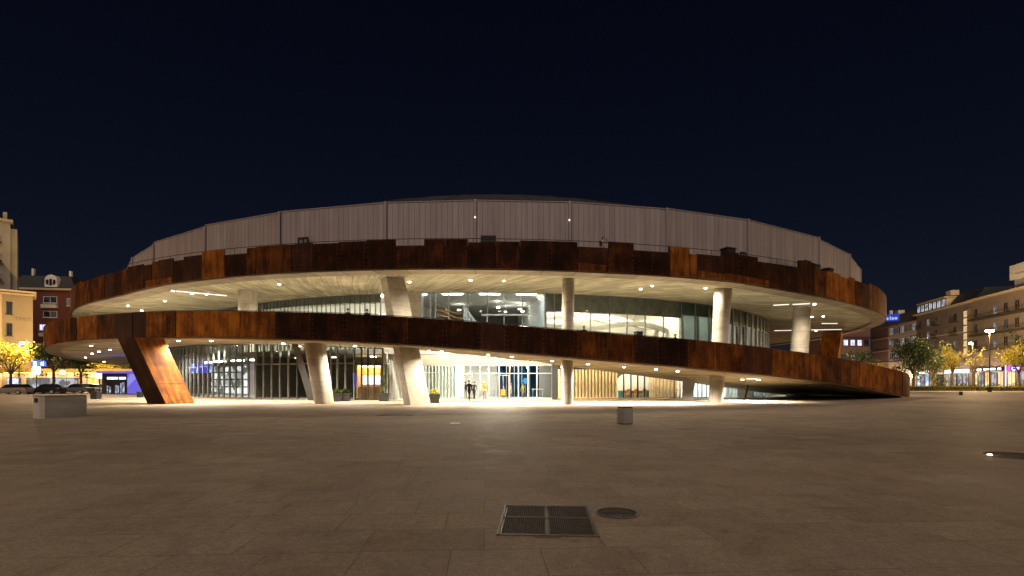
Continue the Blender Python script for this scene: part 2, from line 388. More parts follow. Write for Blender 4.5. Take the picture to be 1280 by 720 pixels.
def steel_panel(parent, t0, t1, r, zb0, zb1, zt0, zt1, tone, purple=0.0, jit=0.0):
    m = MB(); rr = r + jit; th = 0.085
    a0, a1 = t0 + 0.012, t1 - 0.012
    q = lambda t, rad, z: P(t, rad, z)
    n = max(1, int((a1 - a0) / 1.6)); ts = [a0 + (a1 - a0)*i/n for i in range(n + 1)]
    fz = lambda t, a, b: a + (b - a)*(t - a0)/(a1 - a0)
    vs = []
    for t in ts:
        vs += [q(t, rr, fz(t, zb0, zb1)), q(t, rr, fz(t, zt0, zt1)), q(t, rr - th, fz(t, zt0, zt1)), q(t, rr - th, fz(t, zb0, zb1))]
    fs = []
    for i in range(n):
        for k in range(4):
            a, b = i*4 + k, i*4 + (k + 1) % 4; fs.append((a, a + 4, b + 4, b))
    fs += [(0, 1, 2, 3), (4*n + 3, 4*n + 2, 4*n + 1, 4*n)]
    m.mesh(vs, fs, lambda k: (R(ts[k // 4])*rr, vs[k].z))
    # bolt heads along the edges
    w = R(a1 - a0)*rr; m.m = 1
    def bolt(t, f):
        zb, zt = fz(t, zb0, zb1), fz(t, zt0, zt1); z = zb + (zt - zb)*f
        c = P(t, rr + 0.004, z); u = P(t + .05, rr, z) - P(t, rr, z); u.normalize()
        nrm = P(t, rr + 1, z) - P(t, rr, z); b = 0.032
        pts = [c + u*b, c + Vector((0, 0, b)), c - u*b, c - Vector((0, 0, b))]; tip = c + nrm*0.02
        for k in range(4): m.face([pts[k], pts[(k+1) % 4], tip])
    e = math.degrees(0.11 / rr)
    if w > 0.5:
        for f in (0.07, .24, .41, .58, .75, .93): bolt(a0 + e, f); bolt(a1 - e, f)
        nb = max(1, int(w / 0.62))
        for i in range(1, nb):
            bolt(a0 + (a1 - a0)*i/nb, 0.06); bolt(a0 + (a1 - a0)*i/nb, 0.94)
        if w > 2.6:
            for f in (.2, .35, .5, .65, .8): bolt((a0 + a1)/2, f)
    return m.build('steel_panel', [M['rust'], M['bolt']], parent, color=(tone, purple, 0, 1))

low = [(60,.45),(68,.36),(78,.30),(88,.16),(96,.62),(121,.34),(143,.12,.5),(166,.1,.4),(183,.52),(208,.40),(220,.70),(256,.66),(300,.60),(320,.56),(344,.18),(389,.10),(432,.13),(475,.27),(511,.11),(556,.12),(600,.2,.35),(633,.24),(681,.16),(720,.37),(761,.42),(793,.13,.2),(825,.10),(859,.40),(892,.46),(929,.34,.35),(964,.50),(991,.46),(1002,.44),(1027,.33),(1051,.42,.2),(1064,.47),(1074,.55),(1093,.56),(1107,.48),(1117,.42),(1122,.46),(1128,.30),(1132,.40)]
ends = [p[0] for p in low[1:]] + [1137]
for (p, x1) in zip(low, ends):
    t0, t1 = TA(max(p[0], 61), RT), TA(x1, RT)
    if p[0] == 60: t0 = -46.0
    if x1 == 1137: t1 = 48.6
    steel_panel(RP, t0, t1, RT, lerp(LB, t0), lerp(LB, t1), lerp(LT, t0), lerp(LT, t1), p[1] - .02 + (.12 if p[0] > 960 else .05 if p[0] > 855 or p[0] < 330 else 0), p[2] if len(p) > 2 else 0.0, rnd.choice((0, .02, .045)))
for i, t0 in enumerate(arange(-95, -50, 4.5)[:-1] + [-50.0]):
    t1 = t0 + 4.5 if t0 < -50 else -46.0
    steel_panel(RP, t0, t1, RT, lerp(LB, t0), lerp(LB, t1), lerp(LT, t0), lerp(LT, t1), .3)

# upper ring
UB = [(-180, 10.3), (-50, 10.15), (-34, 9.95), (-29.7, 10.0), (-24, 10.38), (-13.8, 10.57), (-2, 10.55), (8, 10.49), (17, 10.42), (21.4, 10.35), (25, 10.12), (30, 9.96), (39, 9.82), (50, 9.8), (62, 10.3), (75, 10.45), (180, 10.45)]
UT_ALL = arange(-120, 110, 1.5)
g = MB()
g.sweep(UT_ALL, lambda t: [(RU - .12, lerp(UB, t) - .10), (RU - 1.6, lerp(UB, t) - .10), (RU - 1.6, lerp(UB, t) + .10), (RU - 6, lerp(UB, t)*.5 + 5.55), (RG - .6, 11.35), (RG - .6, 12.0), (RU - .12, 12.15)])
g.build('terrace_slab', M['soffit'], AR)
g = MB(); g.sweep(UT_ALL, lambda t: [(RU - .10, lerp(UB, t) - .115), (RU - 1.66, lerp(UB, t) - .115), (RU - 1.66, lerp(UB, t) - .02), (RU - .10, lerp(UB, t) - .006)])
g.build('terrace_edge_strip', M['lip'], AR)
UP = MB(); UP.sweep(UT_ALL, lambda t: [(RU - .10, lerp(UB, t) + .02), (RU - .22, lerp(UB, t) + .02), (RU - .22, 12.28), (RU - .10, 12.28)])
UP = UP.build('terrace_parapet', M['rust'], AR, color=(.12, 0, 0, 1))
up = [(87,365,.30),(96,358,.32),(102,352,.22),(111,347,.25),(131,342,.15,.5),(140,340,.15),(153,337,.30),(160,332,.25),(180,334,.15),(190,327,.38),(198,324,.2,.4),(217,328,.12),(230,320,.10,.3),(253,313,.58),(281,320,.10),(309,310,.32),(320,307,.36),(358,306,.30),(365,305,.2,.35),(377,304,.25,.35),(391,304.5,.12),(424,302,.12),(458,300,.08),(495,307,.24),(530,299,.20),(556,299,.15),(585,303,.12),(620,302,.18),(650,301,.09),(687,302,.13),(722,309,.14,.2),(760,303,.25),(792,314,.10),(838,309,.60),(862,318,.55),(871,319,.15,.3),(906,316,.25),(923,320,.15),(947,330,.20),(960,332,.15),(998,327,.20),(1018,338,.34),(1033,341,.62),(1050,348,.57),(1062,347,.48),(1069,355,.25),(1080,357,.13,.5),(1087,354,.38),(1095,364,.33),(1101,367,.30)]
ends = [p[0] for p in up[1:]] + [1107.5]
for p, x1 in zip(up, ends):
    t0, t1 = TA(max(p[0], 88), RU), TA(x1, RU)
    if p[0] == 87: t0 = -51.0
    if x1 == 1107.5: t1 = 52.0
    d, tm = ring((p[0] + x1)/2, RU)
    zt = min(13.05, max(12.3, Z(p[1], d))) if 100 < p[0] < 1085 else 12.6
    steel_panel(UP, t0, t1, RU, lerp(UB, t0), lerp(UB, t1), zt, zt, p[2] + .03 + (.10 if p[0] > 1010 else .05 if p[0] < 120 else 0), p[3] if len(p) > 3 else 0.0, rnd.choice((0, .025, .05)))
for t0 in arange(52, 92, 4)[:-1]: steel_panel(UP, t0, t0 + 4, RU, lerp(UB, t0), lerp(UB, t0 + 4), 12.6, 12.6, .3)
for t0 in arange(-91, -51, 4)[:-1]: steel_panel(UP, t0, t0 + 4, RU, lerp(UB, t0), lerp(UB, t0 + 4), 12.6, 12.6, .3)
# lower rust patches showing where a short plate meets its neighbour's lower strip
for x0, x1, tone in ((183, 215, .6), (722, 757, .42), (871, 906, .5), (906, 960, .46)):
    t0, t1 = TA(x0, RU), TA(x1, RU)
    steel_panel(UP, t0, t1, RU + .07, lerp(UB, t0), lerp(UB, t1), lerp(UB, t0) + .62, lerp(UB, t1) + .5, tone)
# terrace handrail and ramp handrail
def rail(name, ts, r, zf, zb, parent):
    m = MB()
    for a, b in zip(ts, ts[1:]):
        m.tube(P(a, r, zf(a)), P(b, r, zf(b)), .028, n=5, caps=False)
    for t in ts[::2]: m.tube(P(t, r, zb(t)), P(t, r, zf(t)), .02, n=5)
    return m.build(name, M['steel_dark'], parent)
rail('handrail', arange(-30, 32, 1.1), RU - .45, lambda t: 12.95, lambda t: 12.15, AR)
rail('handrail', arange(-60, 46, 1.0), RT - .62, lambda t: lerp(LT, t) + .12, deck, AR)

# drum
RD, DSH = 62.4, Vector((1.7, 0, 0))          # the drum sits a little right of the ramp's centre
def PD(t, r, z): return P(t, r, z) + DSH
def TD(px, r):
    """angle on the drum for an image column"""
    dx = (px - 640)/FOC; cx = CX + DSH.x; A = dx*dx + 1; B = -2*(dx*cx + CY); C = cx*cx + CY*CY - r*r
    s_ = (-B - math.sqrt(max(B*B - 4*A*C, 0)))/(2*A); return math.degrees(math.atan2(dx*s_ - cx, CY - s_))
DJ = [(-70, 16.8), (-61, 16.8), (-52, 16.8), (-44.5, 16.8), (-36.3, 16.8), (-26.5, 17.05), (-17.5, 17.2), (-7.8, 17.27), (-.6, 17.27), (6.9, 17.27), (15.3, 17.30), (23.9, 17.34), (35.0, 17.34), (44.2, 17.16), (53, 17.0), (62, 17.0)]
for (t0, _), (t1, zt) in zip(DJ, DJ[1:]):
    a, b = PD(t0 + .02, RD, 12), PD(t1 - .02, RD, 12); u = b - a; n_ = Vector((u.y, -u.x, 0)).normalized()*.35; w_ = u.length; h_ = zt - 12; up_ = Vector((0, 0, h_))
    m = MB(); m.face([a, b, b + up_, a + up_], [(t0, 0), (t0 + w_, 0), (t0 + w_, h_), (t0, h_)])
    m.face([b - n_, a - n_, a - n_ + up_, b - n_ + up_]); m.face([a + up_, b + up_, b - n_ + up_, a - n_ + up_]); m.face([a, a + up_, a - n_ + up_, a - n_]); m.face([b, b - n_, b - n_ + up_, b + up_])
    m.build('drum_cladding', M['cladding'], AR)
    m = MB(); m.hexa([a + n_*.12 + up_*1.0, b + n_*.12 + up_, b - n_*1.1 + up_, a - n_*1.1 + up_], [a + n_*.12 + up_*1.0 + Vector((0, 0, .09)), b + n_*.12 + up_ + Vector((0, 0, .09)), b - n_*1.1 + up_ + Vector((0, 0, .09)), a - n_*1.1 + up_ + Vector((0, 0, .09))]); m.build('coping', M['cladding'], AR)
    zz = max(zt, 17.2 if -8 < t1 < 30 else zt) + .12
    m = MB(); m.box(PD(t1, RD + .04, (12.0 + zz)/2), (.22, .16, zz - 12.0), R(t1))
    m.m = 1; m.box(PD(t1 + .14, RD - .02, (12.0 + zt)/2), (.06, .10, zt - 12.0), R(t1))
    m.build('joint_post', [M['cladding'], M['steel_dark']], AR)
m = MB()
for t0 in range(62, 290, 9): a, b = PD(t0, RD, 12), PD(t0 + 9, RD, 12); m.face([a, b, b + Vector((0, 0, 5)), a + Vector((0, 0, 5))])
m.build('drum_rear_wall', M['cladding'], AR)
m = MB(); rings = [61.3, 60, 57, 53, 48, 42, 35, 27, 18, 9, 0.01]; ang = list(range(0, 360, 5)); vs = []
for r in rings:
    z = 33.6 - .00456*r*r
    for a in ang: vs.append(PD(a, r, z))
n = len(ang)
m.mesh(vs, [(i*n + k, i*n + (k+1) % n, (i+1)*n + (k+1) % n, (i+1)*n + k) for i in range(len(rings) - 1) for k in range(n)])
m.build('dome_roof', M['roof'], AR, smooth=True)
for a in range(-40, 46, 5):
    m = MB()
    for r0, r1 in zip(rings[:-2], rings[1:-1]): m.tube(PD(a, r0, 33.62 - .00456*r0*r0), PD(a, r1, 33.62 - .00456*r1*r1), .05, n=4, caps=False)
    m.build('roof_seam', M['roof'], AR)
# openings and fittings on the drum
def drum_box(name, px0, px1, z0, z1, mats, proud=.10, frame=True):
    ta, tb = TD(px0, RD), TD(px1, RD); tm = (ta + tb)/2; w = R(tb - ta)*RD
    m = MB()
    if frame:
        f = .14
        for dx, ww, zz, hh in ((-w/2 + f/2, f, (z0+z1)/2, z1-z0), (w/2 - f/2, f, (z0+z1)/2, z1-z0), (0, w - 2*f, z1 - f/2, f), (0, .09, (z0+z1-f)/2, z1-z0-f)):
            c = PD(tm, RD + proud/2, zz) + Vector((math.cos(R(tm)), math.sin(R(tm)), 0))*dx
            m.box(c, (ww, proud, hh), R(tm))
    else: m.box(PD(tm, RD + proud/2, (z0 + z1)/2), (w, proud, z1 - z0), R(tm))
    o = m.build(name, mats[0], AR)
    if frame:
        m = MB(); m.box(PD(tm, RD + .02, (z0 + z1)/2), (w - .1, .05, z1 - z0 - .05), R(tm)); m.build('pane', mats[1], o)
    return o
drum_box('terrace_door', 373, 386, 12.15, 14.75, (M['steel_dark'], M['glass_mid']))
drum_box('terrace_door', 925, 932, 12.15, 14.2, (M['steel_dark'], M['glass_mid']))
for a, b, z0, z1 in ((601, 620, 13.45, 14.25), (834, 853, 13.35, 13.95)):
    o = drum_box('vent_louvre', a, b, z0, z1, (M['steel_dark'],), .2, False)
    ta, tb = TD(a, RD), TD(b, RD); tm = (ta + tb)/2; w = R(tb - ta)*RD; m = MB()
    for k in range(4): m.box(PD(tm, RD + .23, z0 + .12 + k*(z1 - z0 - .2)/3.2), (w - .15, .05, .06), R(tm))
    m.build('louvre_blade', M['iron'], o)
for px, z in ((594, 15.8), (711, 15.7)):
    m = MB(); t = TD(px, RD); m.box(PD(t, RD + .20, z), (.10, .10, .13), R(t)); m.build('wall_light', M['strip'], AR)
for px in (906, 1001, 1013, 1030):
    m = MB(); t = TA(px + 4, 64.6); m.box(P(t, 64.6, 12.9), (1.0, .8, 1.5 if px < 1010 else 1.3), R(t)); m.box(P(t, 64.6, 13.75 if px < 1010 else 13.6), (1.15, .9, .12), R(t))
    m.build('plant_unit', M['steel_dark'], AR)

# columns
def oval_col(p0, p1, a0, b0, a1, b1, rz, n=18, zs=None):
    m = MB(); p0, p1 = Vector(p0), Vector(p1); k = 7; vs = []
    for i in range(k):
        f = i/(k - 1); c = p0.lerp(p1, f)
        for j in range(n):
            an = 2*math.pi*j/n; x, y = (a0 + (a1 - a0)*f)*math.cos(an), (b0 + (b1 - b0)*f)*math.sin(an)
            vs.append(c + Vector((x*math.cos(rz) - y*math.sin(rz), x*math.sin(rz) + y*math.cos(rz), 0)))
    h = (p1 - p0).length
    m.mesh(vs, [(i*n + j, i*n + (j+1) % n, (i+1)*n + (j+1) % n, (i+1)*n + j) for i in range(k - 1) for j in range(n)], lambda q: ((q % n)/n*2*math.pi*a0, (q // n)/(k-1)*h))
    return m.build('column', M['column'], AR, smooth=True)
def gp(px, d, z): return Vector((X(px, d), d, z))
def slab_col(b, t):
    m = MB(); m.hexa(b, t); return m.build('column', M['column'], AR)
oval_col(gp(708.5, 38, 0), gp(710.5, 43.5, 11.0), .46, .46, .54, .54, 0)                      # the straight one
oval_col(gp(894.5, 43.6, 0), gp(904.5, 47, 10.9), .58, .58, .80, .80, R(20))                 # right of the entrance
oval_col(gp(995, 58, 0), gp(1003, 58, 10.6), 1.28, .9, 1.0, .9, R(30))
oval_col(gp(311, 49, 5.6), gp(309.5, 49, 11.2), 1.0, .8, .98, .8, R(-25))                   # upper left
oval_col(gp(405.5, 39.6, 0), gp(392, 41, 5.4), .66, .85, .80, .85, R(-20))                    # lower left, leaning
# big raking box column through ramp and ring
def q4(px0, px1, d0, d1, pxb0, pxb1, z):
    return [gp(px0, d0, z), gp(px1, d0 + .25, z), gp(pxb1, d1, z), gp(pxb0, d1, z)]
def rot_rect(c, w, d, a, z):
    return [Vector((c[0] + x*math.cos(a) - y*math.sin(a), c[1] + x*math.sin(a) + y*math.cos(a), z)) for x, y in ((-w/2, -d/2), (w/2, -d/2), (w/2, d/2), (-w/2, d/2))]
a = R(34)
cb, ct = (X(521, 37.4), 37.6), (X(489.5, 43.5), 43.6)
slab_col(rot_rect(cb, 1.62, 1.35, a, 0), rot_rect(ct, 1.62, 1.5, a, 10.95))
# rusty raking leg on the left
m = MB()
d0 = 39.0
base = [gp(184.5, 39.4, 0), gp(207.5, 38.4, 0), gp(243.5, 40.2, 0), gp(221, 41.4, 0)]
sh = Vector((-3.2, 1.0, 5.30)); top = [p + sh for p in base]
def prism_faces(m, base, top, ks=range(4)):
    for k in ks:
        b0, b1, t0, t1 = base[k], base[(k+1) % 4], top[k], top[(k+1) % 4]; w = (b1 - b0).length; h = (t0 - b0).length
        m.face([b0, b1, t1, t0], [(k*5, 0), (k*5 + w, 0), (k*5 + w, h), (k*5, h)])
prism_faces(m, base, top, (1, 2, 3)); m.face(base[::-1]); m.face(top)
leg = m.build('steel_leg', M['rust'], AR, color=(.62, 0, 0, 1))
m = MB(); prism_faces(m, base, top, (0,)); m.build('shaded_face', M['rust'], leg, color=(.14, .1, 0, 1))  # shade on the leg's left face put into a darker rust tone
m = MB()
for f in (.30, .62):
    q = [p + sh*f for p in base]; c = sum(q, Vector())/4
    m.hexa([c + (p - c)*1.006 for p in q], [c + (p - c)*1.006 + sh*.006 for p in q])
    break
m.build('weld_seam', M['rust'], leg, color=(.22, 0, 0, 1))
# its twin far on the right, under the upper ring
m = MB()
base = [gp(1012, 88, 0), gp(1042, 86, 0), gp(1046, 92, 0), gp(1016, 93, 0)]
top = [gp(1029, 86, 10.4), gp(1052, 84.5, 10.4), gp(1054, 90, 10.4), gp(1032, 92, 10.4)]
for k in range(4):
    b0, b1, t0, t1 = base[k], base[(k+1) % 4], top[k], top[(k+1) % 4]
    w = (b1 - b0).length; h = (t0 - b0).length
    m.face([b0, b1, t1, t0], [(k*5, 0), (k*5 + w, 0), (k*5 + w, h), (k*5, h)])
m.build('steel_leg', M['rust'], AR, color=(.74, 0, 0, 1))

# ------------------------------------------------------------------ glazing
def wall_arc(name, t0, t1, r, z0, z1, mat, parent=AR, th=.2, step=2.0):
    m = MB(); m.sweep(arange(t0, t1, step), lambda t: [(r, z0), (r - th, z0), (r - th, z1(t) if callable(z1) else z1), (r, z1(t) if callable(z1) else z1)])
    return m.build(name, mat, parent)
def radial(name, t, r0, r1, z0, z1, mat, parent=AR, th=.2):
    m = MB(); c = P(t, (r0 + r1)/2, (z0 + z1)/2); m.box(c, (th, abs(r1 - r0), z1 - z0), R(t)); return m.build(name, mat, parent)
def bay_set(name, ts, r, z0, zt, fin_mat, fin_w, fin_d, glass_mat, transoms=(), finname='fin', header=None, parent=AR):
    """curtain wall: transom frame as the part, every fin and its pane as sub-parts"""
    m = MB(); zf = zt if callable(zt) else (lambda t: zt)
    for zz in transoms: m.sweep(ts, lambda t: [(r + .04, zz - .045), (r - .06, zz - .045), (r - .06, zz + .045), (r + .04, zz + .045)])
    m.sweep(ts, lambda t: [(r + .03, zf(t) - .12), (r - .12, zf(t) - .12), (r - .12, zf(t)), (r + .03, zf(t))])
    fr = m.build(name, fin_mat, parent)
    m = MB(); m.sweep(ts, lambda t: [(r + .03, z0), (r - .12, z0), (r - .12, z0 + .12), (r + .03, z0 + .12)]); m.build('sill', fin_mat, fr)
    for t in ts:
        f = MB(); f.box(P(t, r + .02, (z0 + zf(t))/2), (fin_w, fin_d, zf(t) - z0 - .01), R(t)); f.build(finname, fin_mat, fr)
    for ta, tb in zip(ts, ts[1:]):
        f = MB(); f.face([P(ta, r - .03, z0 + .12), P(tb, r - .03, z0 + .12), P(tb, r - .03, zf(tb) - .12), P(ta, r - .03, zf(ta) - .12)])
        f.build('pane', glass_mat, fr)
        if header:
            hz, hm = header
            f = MB(); k = .015; f.hexa([P(ta + k, r - .06, hz), P(tb - k, r - .06, hz), P(tb - k, r - .14, hz), P(ta + k, r - .14, hz)], [P(ta + k, r - .06, zf(ta) - .125), P(tb - k, r - .06, zf(tb) - .125), P(tb - k, r - .14, zf(tb) - .125), P(ta + k, r - .14, zf(ta) - .125)])
            f.build('header_panel', hm, fr)
    return fr
top_low = lambda t: ramp_soffit_in(t) - .02
TL0 = TA(311, RF)
bay_set('fin_facade', arange(-48, TL0, .98), RF, .02, top_low, M['fin'], .13, .2, M['glass'], (3.45,))
bay_set('curtain_wall', arange(TL0 + 1.1, TA(372, RF), 1.12), RF, .02, top_low, M['fin'], .10, .22, M['glass_dark'], (3.55,), 'mullion')
bay_set('curtain_wall', [TA(x, RF) for x in (372, 388, 396, 404, 413.5, 422, 432, 443)], RF, .02, top_low, M['fin'], .10, .22, M['glass_dark'], (3.55,), 'mullion')
bay_set('fin_facade', [TA(x, RF) for x in (443, 452, 460, 468, 478.5)], RF, .02, top_low, M['steel_dark'], .13, .12, M['glass'], (3.55,))
# raking dark plate behind the leaning column
m = MB(); m.hexa([gp(385, 46.6, 0), gp(394.5, 46.4, 0), gp(394.5, 46.8, 0), gp(385, 47, 0)], [gp(364, 46.6, 5.5), gp(372, 46.4, 5.5), gp(372, 46.8, 5.5), gp(364, 47, 5.5)]); m.build('raking_plate', M['steel_dark'], AR)
# corner going in, then the recessed glass and the doors
def flat_bays(name, pts, z0, z1, mat, fw, fd, gm, transoms=(), finname='mullion'):
    m = MB(); out_ = []
    a, b = Vector(pts[0]), Vector(pts[-1]); dr = (b - a).normalized(); rz = math.atan2(dr.y, dr.x); ln = (b - a).length; c = (a + b)/2
    m.box((c.x, c.y, z0 + .06), (ln, .14, .12), rz); m.box((c.x, c.y, z1 - .06), (ln, .14, .12), rz)
    for zz in transoms: m.box((c.x, c.y, zz), (ln, .10, .09), rz)
    fr = m.build(name, mat, AR)
    for p in pts:
        f = MB(); f.box((p[0], p[1], (z0 + z1)/2), (fw, fd, z1 - z0 - .01), rz); f.build(finname, mat, fr)
    for p, q in zip(pts, pts[1:]):
        f = MB(); nn = Vector((-dr.y, dr.x, 0))*.03
        f.face([Vector((p[0], p[1], z0 + .12)) + nn, Vector((q[0], q[1], z0 + .12)) + nn, Vector((q[0], q[1], z1 - .12)) + nn, Vector((p[0], p[1], z1 - .12)) + nn]); f.build('pane', gm, fr)
    return fr
def seg(a, b, n): return [Vector(a).lerp(Vector(b), i/n) for i in range(n + 1)]
c0 = P(TA(479.5, RF), RF, 0); c1 = gp(507, 51.5, 0)
flat_bays('fin_facade', seg(c0, c1, 8), .02, 4.6, M['fin_light'], .10, .22, M['glass'], (3.55,), 'fin')
DE = 50.6
flat_bays('fin_facade', seg(gp(524, DE, 0), gp(570, DE, 0), 11), .02, 3.5, M['fin_light'], .13, .22, M['glass_green'], (2.72,), 'fin')
m = MB(); m.box((X(575.5, DE), DE, 1.75), (.75, .3, 3.5)); m.build('wall_pier', M['white_in'], AR)
flat_bays('entrance_front', [gp(x, DE, 0) for x in (579, 588, 600, 611, 624, 637, 648, 660, 671, 690)], .02, 3.5, M['fin_light'], .12, .16, M['glass'], (2.62,))
for x in (583.5, 629):
    m = MB()
    for dx, w in ((-.55, .08), (.55, .08), (0, .06)): m.box((X(x, DE) + dx*(1 if w > .06 else 1), DE - .15, 1.2), (w, .09, 2.36))
    m.box((X(x, DE), DE - .15, 2.42), (1.18, .09, .09)); m.box((X(x, DE), DE - .15, .10), (1.18, .07, .16))
    dd = m.build('entrance_door', M['fin'], AR)
    f = MB(); f.box((X(x, DE) + .06, DE - .24, 1.1), (.04, .05, .5)); f.build('handle', M['fin_light'], dd)
m = MB(); m.box((X(693.5, 49), 49, 2.2), (.55, .7, 4.4)); m.build('wall_pier', M['steel_dark'], AR)
# cream fascia over the recess
m = MB(); m.hexa([gp(505, DE - .1, 3.5), gp(690, DE - .1, 3.5), gp(690, DE + .2, 3.5), gp(505, DE + .2, 3.5)], [gp(505, DE - 2.2, 4.95), gp(690, DE - 2.2, 4.95), gp(690, DE + .2, 4.95), gp(505, DE + .2, 4.95)])
m.build('entrance_fascia', M['fascia'], AR)
# slatted front
RS = 57.2
bt0, bt1 = TA(697, RS), TA(852, RS)
m = MB(); m.sweep(arange(bt0, bt1, 1.2), lambda t: [(RS + .1, 2.98), (RS - .3, 2.98), (RS - .3, 4.9), (RS + .1, 4.9)]); m.build('dark_fascia', M['steel_dark'], AR)
m = MB(); m.sweep(arange(bt0, bt1, 1.2), lambda t: [(RS + .08, .01), (RS - .15, .01), (RS - .15, .14), (RS + .08, .14)]); sl = m.build('slatted_front', M['wood_dark'], AR)
def slat_range(x0, x1, st):
    x = x0
    while x <= x1:
        t = TA(x, RS); f = MB(); f.box(P(t, RS, 1.56), (.155, .24, 2.82), R(t)); f.build('slat', M['wood'], sl); x += st
slat_range(699, 703, 4); slat_range(716, 772, 4.15); slat_range(813, 850, 4.6)
for x in (780, 789, 797.5, 806):
    t = TA(x, RS); f = MB(); f.box(P(t, RS - .05, 1.56), (.09, .16, 2.82), R(t)); f.build('mullion', M['steel_dark'], sl)
f = MB(); f.sweep(arange(bt0, bt1, 1.2), lambda t: [(RS - .35, .02), (RS - .36, 2.97)], closed=False); f.build('pane', M['glass'], sl)
# right hand end: raking dark wall, pale glass, white wall with raking strut, fins
m = MB(); m.hexa([gp(852.5, 47.4, 0), gp(864, 47.4, 0), gp(865, 48, 0), gp(853, 48, 0)], [gp(853.5, 47.4, 4.8), gp(876, 47.4, 4.8), gp(877, 48, 4.8), gp(854, 48, 4.8)]); m.build('raking_wall', M['grey_in'], AR)
bay_set('curtain_wall', [TA(x, 57.4) for x in (866, 872, 877, 883, 889, 896, 903, 908, 913, 918, 921)], 57.4, .02, 4.7, M['fin_light'], .09, .14, M['glass'], (2.9,), 'mullion')
wall_arc('white_wall', TA(921.5, 57.4), TA(939, 57.4), 57.5, 0, 4.8, M['white_in'], th=.25, step=1)
m = MB(); m.hexa([gp(930, 49.6, 0), gp(932, 49.6, 0), gp(932.5, 49.8, 0), gp(930.5, 49.8, 0)], [gp(939, 49.6, 3.6), gp(941, 49.6, 3.6), gp(941.5, 49.8, 3.6), gp(939.5, 49.8, 3.6)]); m.build('raking_strut', M['steel_dark'], AR)
bay_set('fin_facade', [TA(x, 57.4) for x in (940, 944, 948, 951.5, 955, 958.5, 961.5)], 57.4, .02, 4.7, M['fin'], .11, .35, M['glass'], (2.9,))
radial('end_wall', TA(962, 57.4), 45, 57.3, 0, 4.8, M['grey_in'])

# upper storey
topU = 11.34
bay_set('fin_facade', arange(-50, TA(476, RG), .68), RG, 5.0, topU, M['fin'], .10, .12, M['glass'], (7.5,), 'glazing_bar', header=(10.45, M['blind']))
m = MB(); m.box(P(TA(516, RG), RG - .3, 8.2), (1.9, .8, 6.3), R(TA(516, RG))); m.build('concrete_pier', M['column'], AR)
m = MB(); m.box(P(TA(492, RG), RG - .5, 8.2), (2.2, .3, 6.3), R(TA(492, RG))); m.build('wall_pier', M['white_in'], AR)
bay_set('curtain_wall', [TA(x, RG) for x in (526.5, 538, 544.5, 561, 585, 609, 630, 653, 681)], RG, 5.0, topU, M['fin_light'], .09, .16, M['glass'], (), 'mullion')
bay_set('curtain_wall', [TA(x, RG) for x in (682.5, 693, 703, 738, 762, 783.5, 806, 829, 851)], RG, 5.0, topU, M['fin'], .10, .2, M['glass'], (), 'mullion', header=(9.35, M['blind']))
bay_set('curtain_wall', [TA(x, RG) for x in (851.5, 869, 886, 894)], RG, 5.0, topU, M['fin'], .12, .2, M['glass_green'], (), 'mullion', header=(9.75, M['blind']))
bay_set('fin_facade', arange(TA(894.5, RG), 66, 2.3), RG, 5.0, topU, M['fin'], .14, .3, M['glass'], (9.3,), 'mullion', header=(9.35, M['blind']))

# ------------------------------------------------------------------ inside the arena
wall_arc('floor_slab', -60, 66, 57.3, 4.45, 4.95, M['grey_in'], th=20, step=2.5)
m = MB(); m.sweep(arange(-60, 66, 2.5), lambda t: [(57.9, .012), (36, .012)], closed=False)
m.build('interior_floor', M['floor_in'], AR)
wall_arc('interior_wall', -60, -24, 47, 0, 4.45, M['white_in'])
wall_arc('interior_wall', -24, -7.6, 50, 0, 4.45, M['grey_in'])
wall_arc('interior_wall', -7.6, 9, 42, 0, 4.45, M['white_in'])
wall_arc('interior_wall', 9, 22, 50, 0, 4.45, M['olive_in'])
wall_arc('interior_wall', 22, 60, 52, 0, 4.45, M['white_in'])
for t, r0 in ((-24, 47), (-7.6, 42), (9, 42), (22, 50)): radial('partition', t, r0, 57, 0, 4.45, M['grey_in'])
wall_arc('interior_wall', -60, -9, 46.5, 4.95, 11.3, M['white_in'])
wall_arc('interior_wall', -9, 8.6, 33, 4.95, 11.3, M['grey_in'])
wall_arc('interior_wall', 8.6, 28, 44, 4.95, 11.3, M['white_in'])
wall_arc('interior_wall', 28, 66, 47, 4.95, 11.3, M['white_in'])
for t, r0 in ((-9.5, 34), (8.7, 34), (28, 44)): radial('partition', t, r0, 51.7, 4.95, 11.3, M['white_in'])
wall_arc('upper_ceiling', -60, 66, 51.2, 11.36, 11.6, M['white_in'], th=19, step=2.5)
def clight(t, r, z, w, d, mat, name='ceiling_light'):
    m = MB(); m.box(P(t, r, z), (w, d, .06), R(t)); return m.build(name, mat, AR)
# lower storey lights
for t in (-44, -39, -34, -29.5): clight(t, 53, 4.36, 2.6, .5, M['tube_white'])
for t in (-27, -21, -16, -11): clight(t, 54, 4.38, .5, .25, M['tube_warm'])
for t in (-5, -1.5, 2, 5.5): clight(t, 47.5, 4.36, 2.4, 1.0, M['tube_lobby'])
for t in (10.5, 13, 15.5, 18, 20.5): clight(t, 54.5, 4.36, 2.0, 1.0, M['tube_warm'])
for t in (24, 28, 32, 36): clight(t, 55.5, 4.3, 3.0, 1.5, M['tube_cool'])
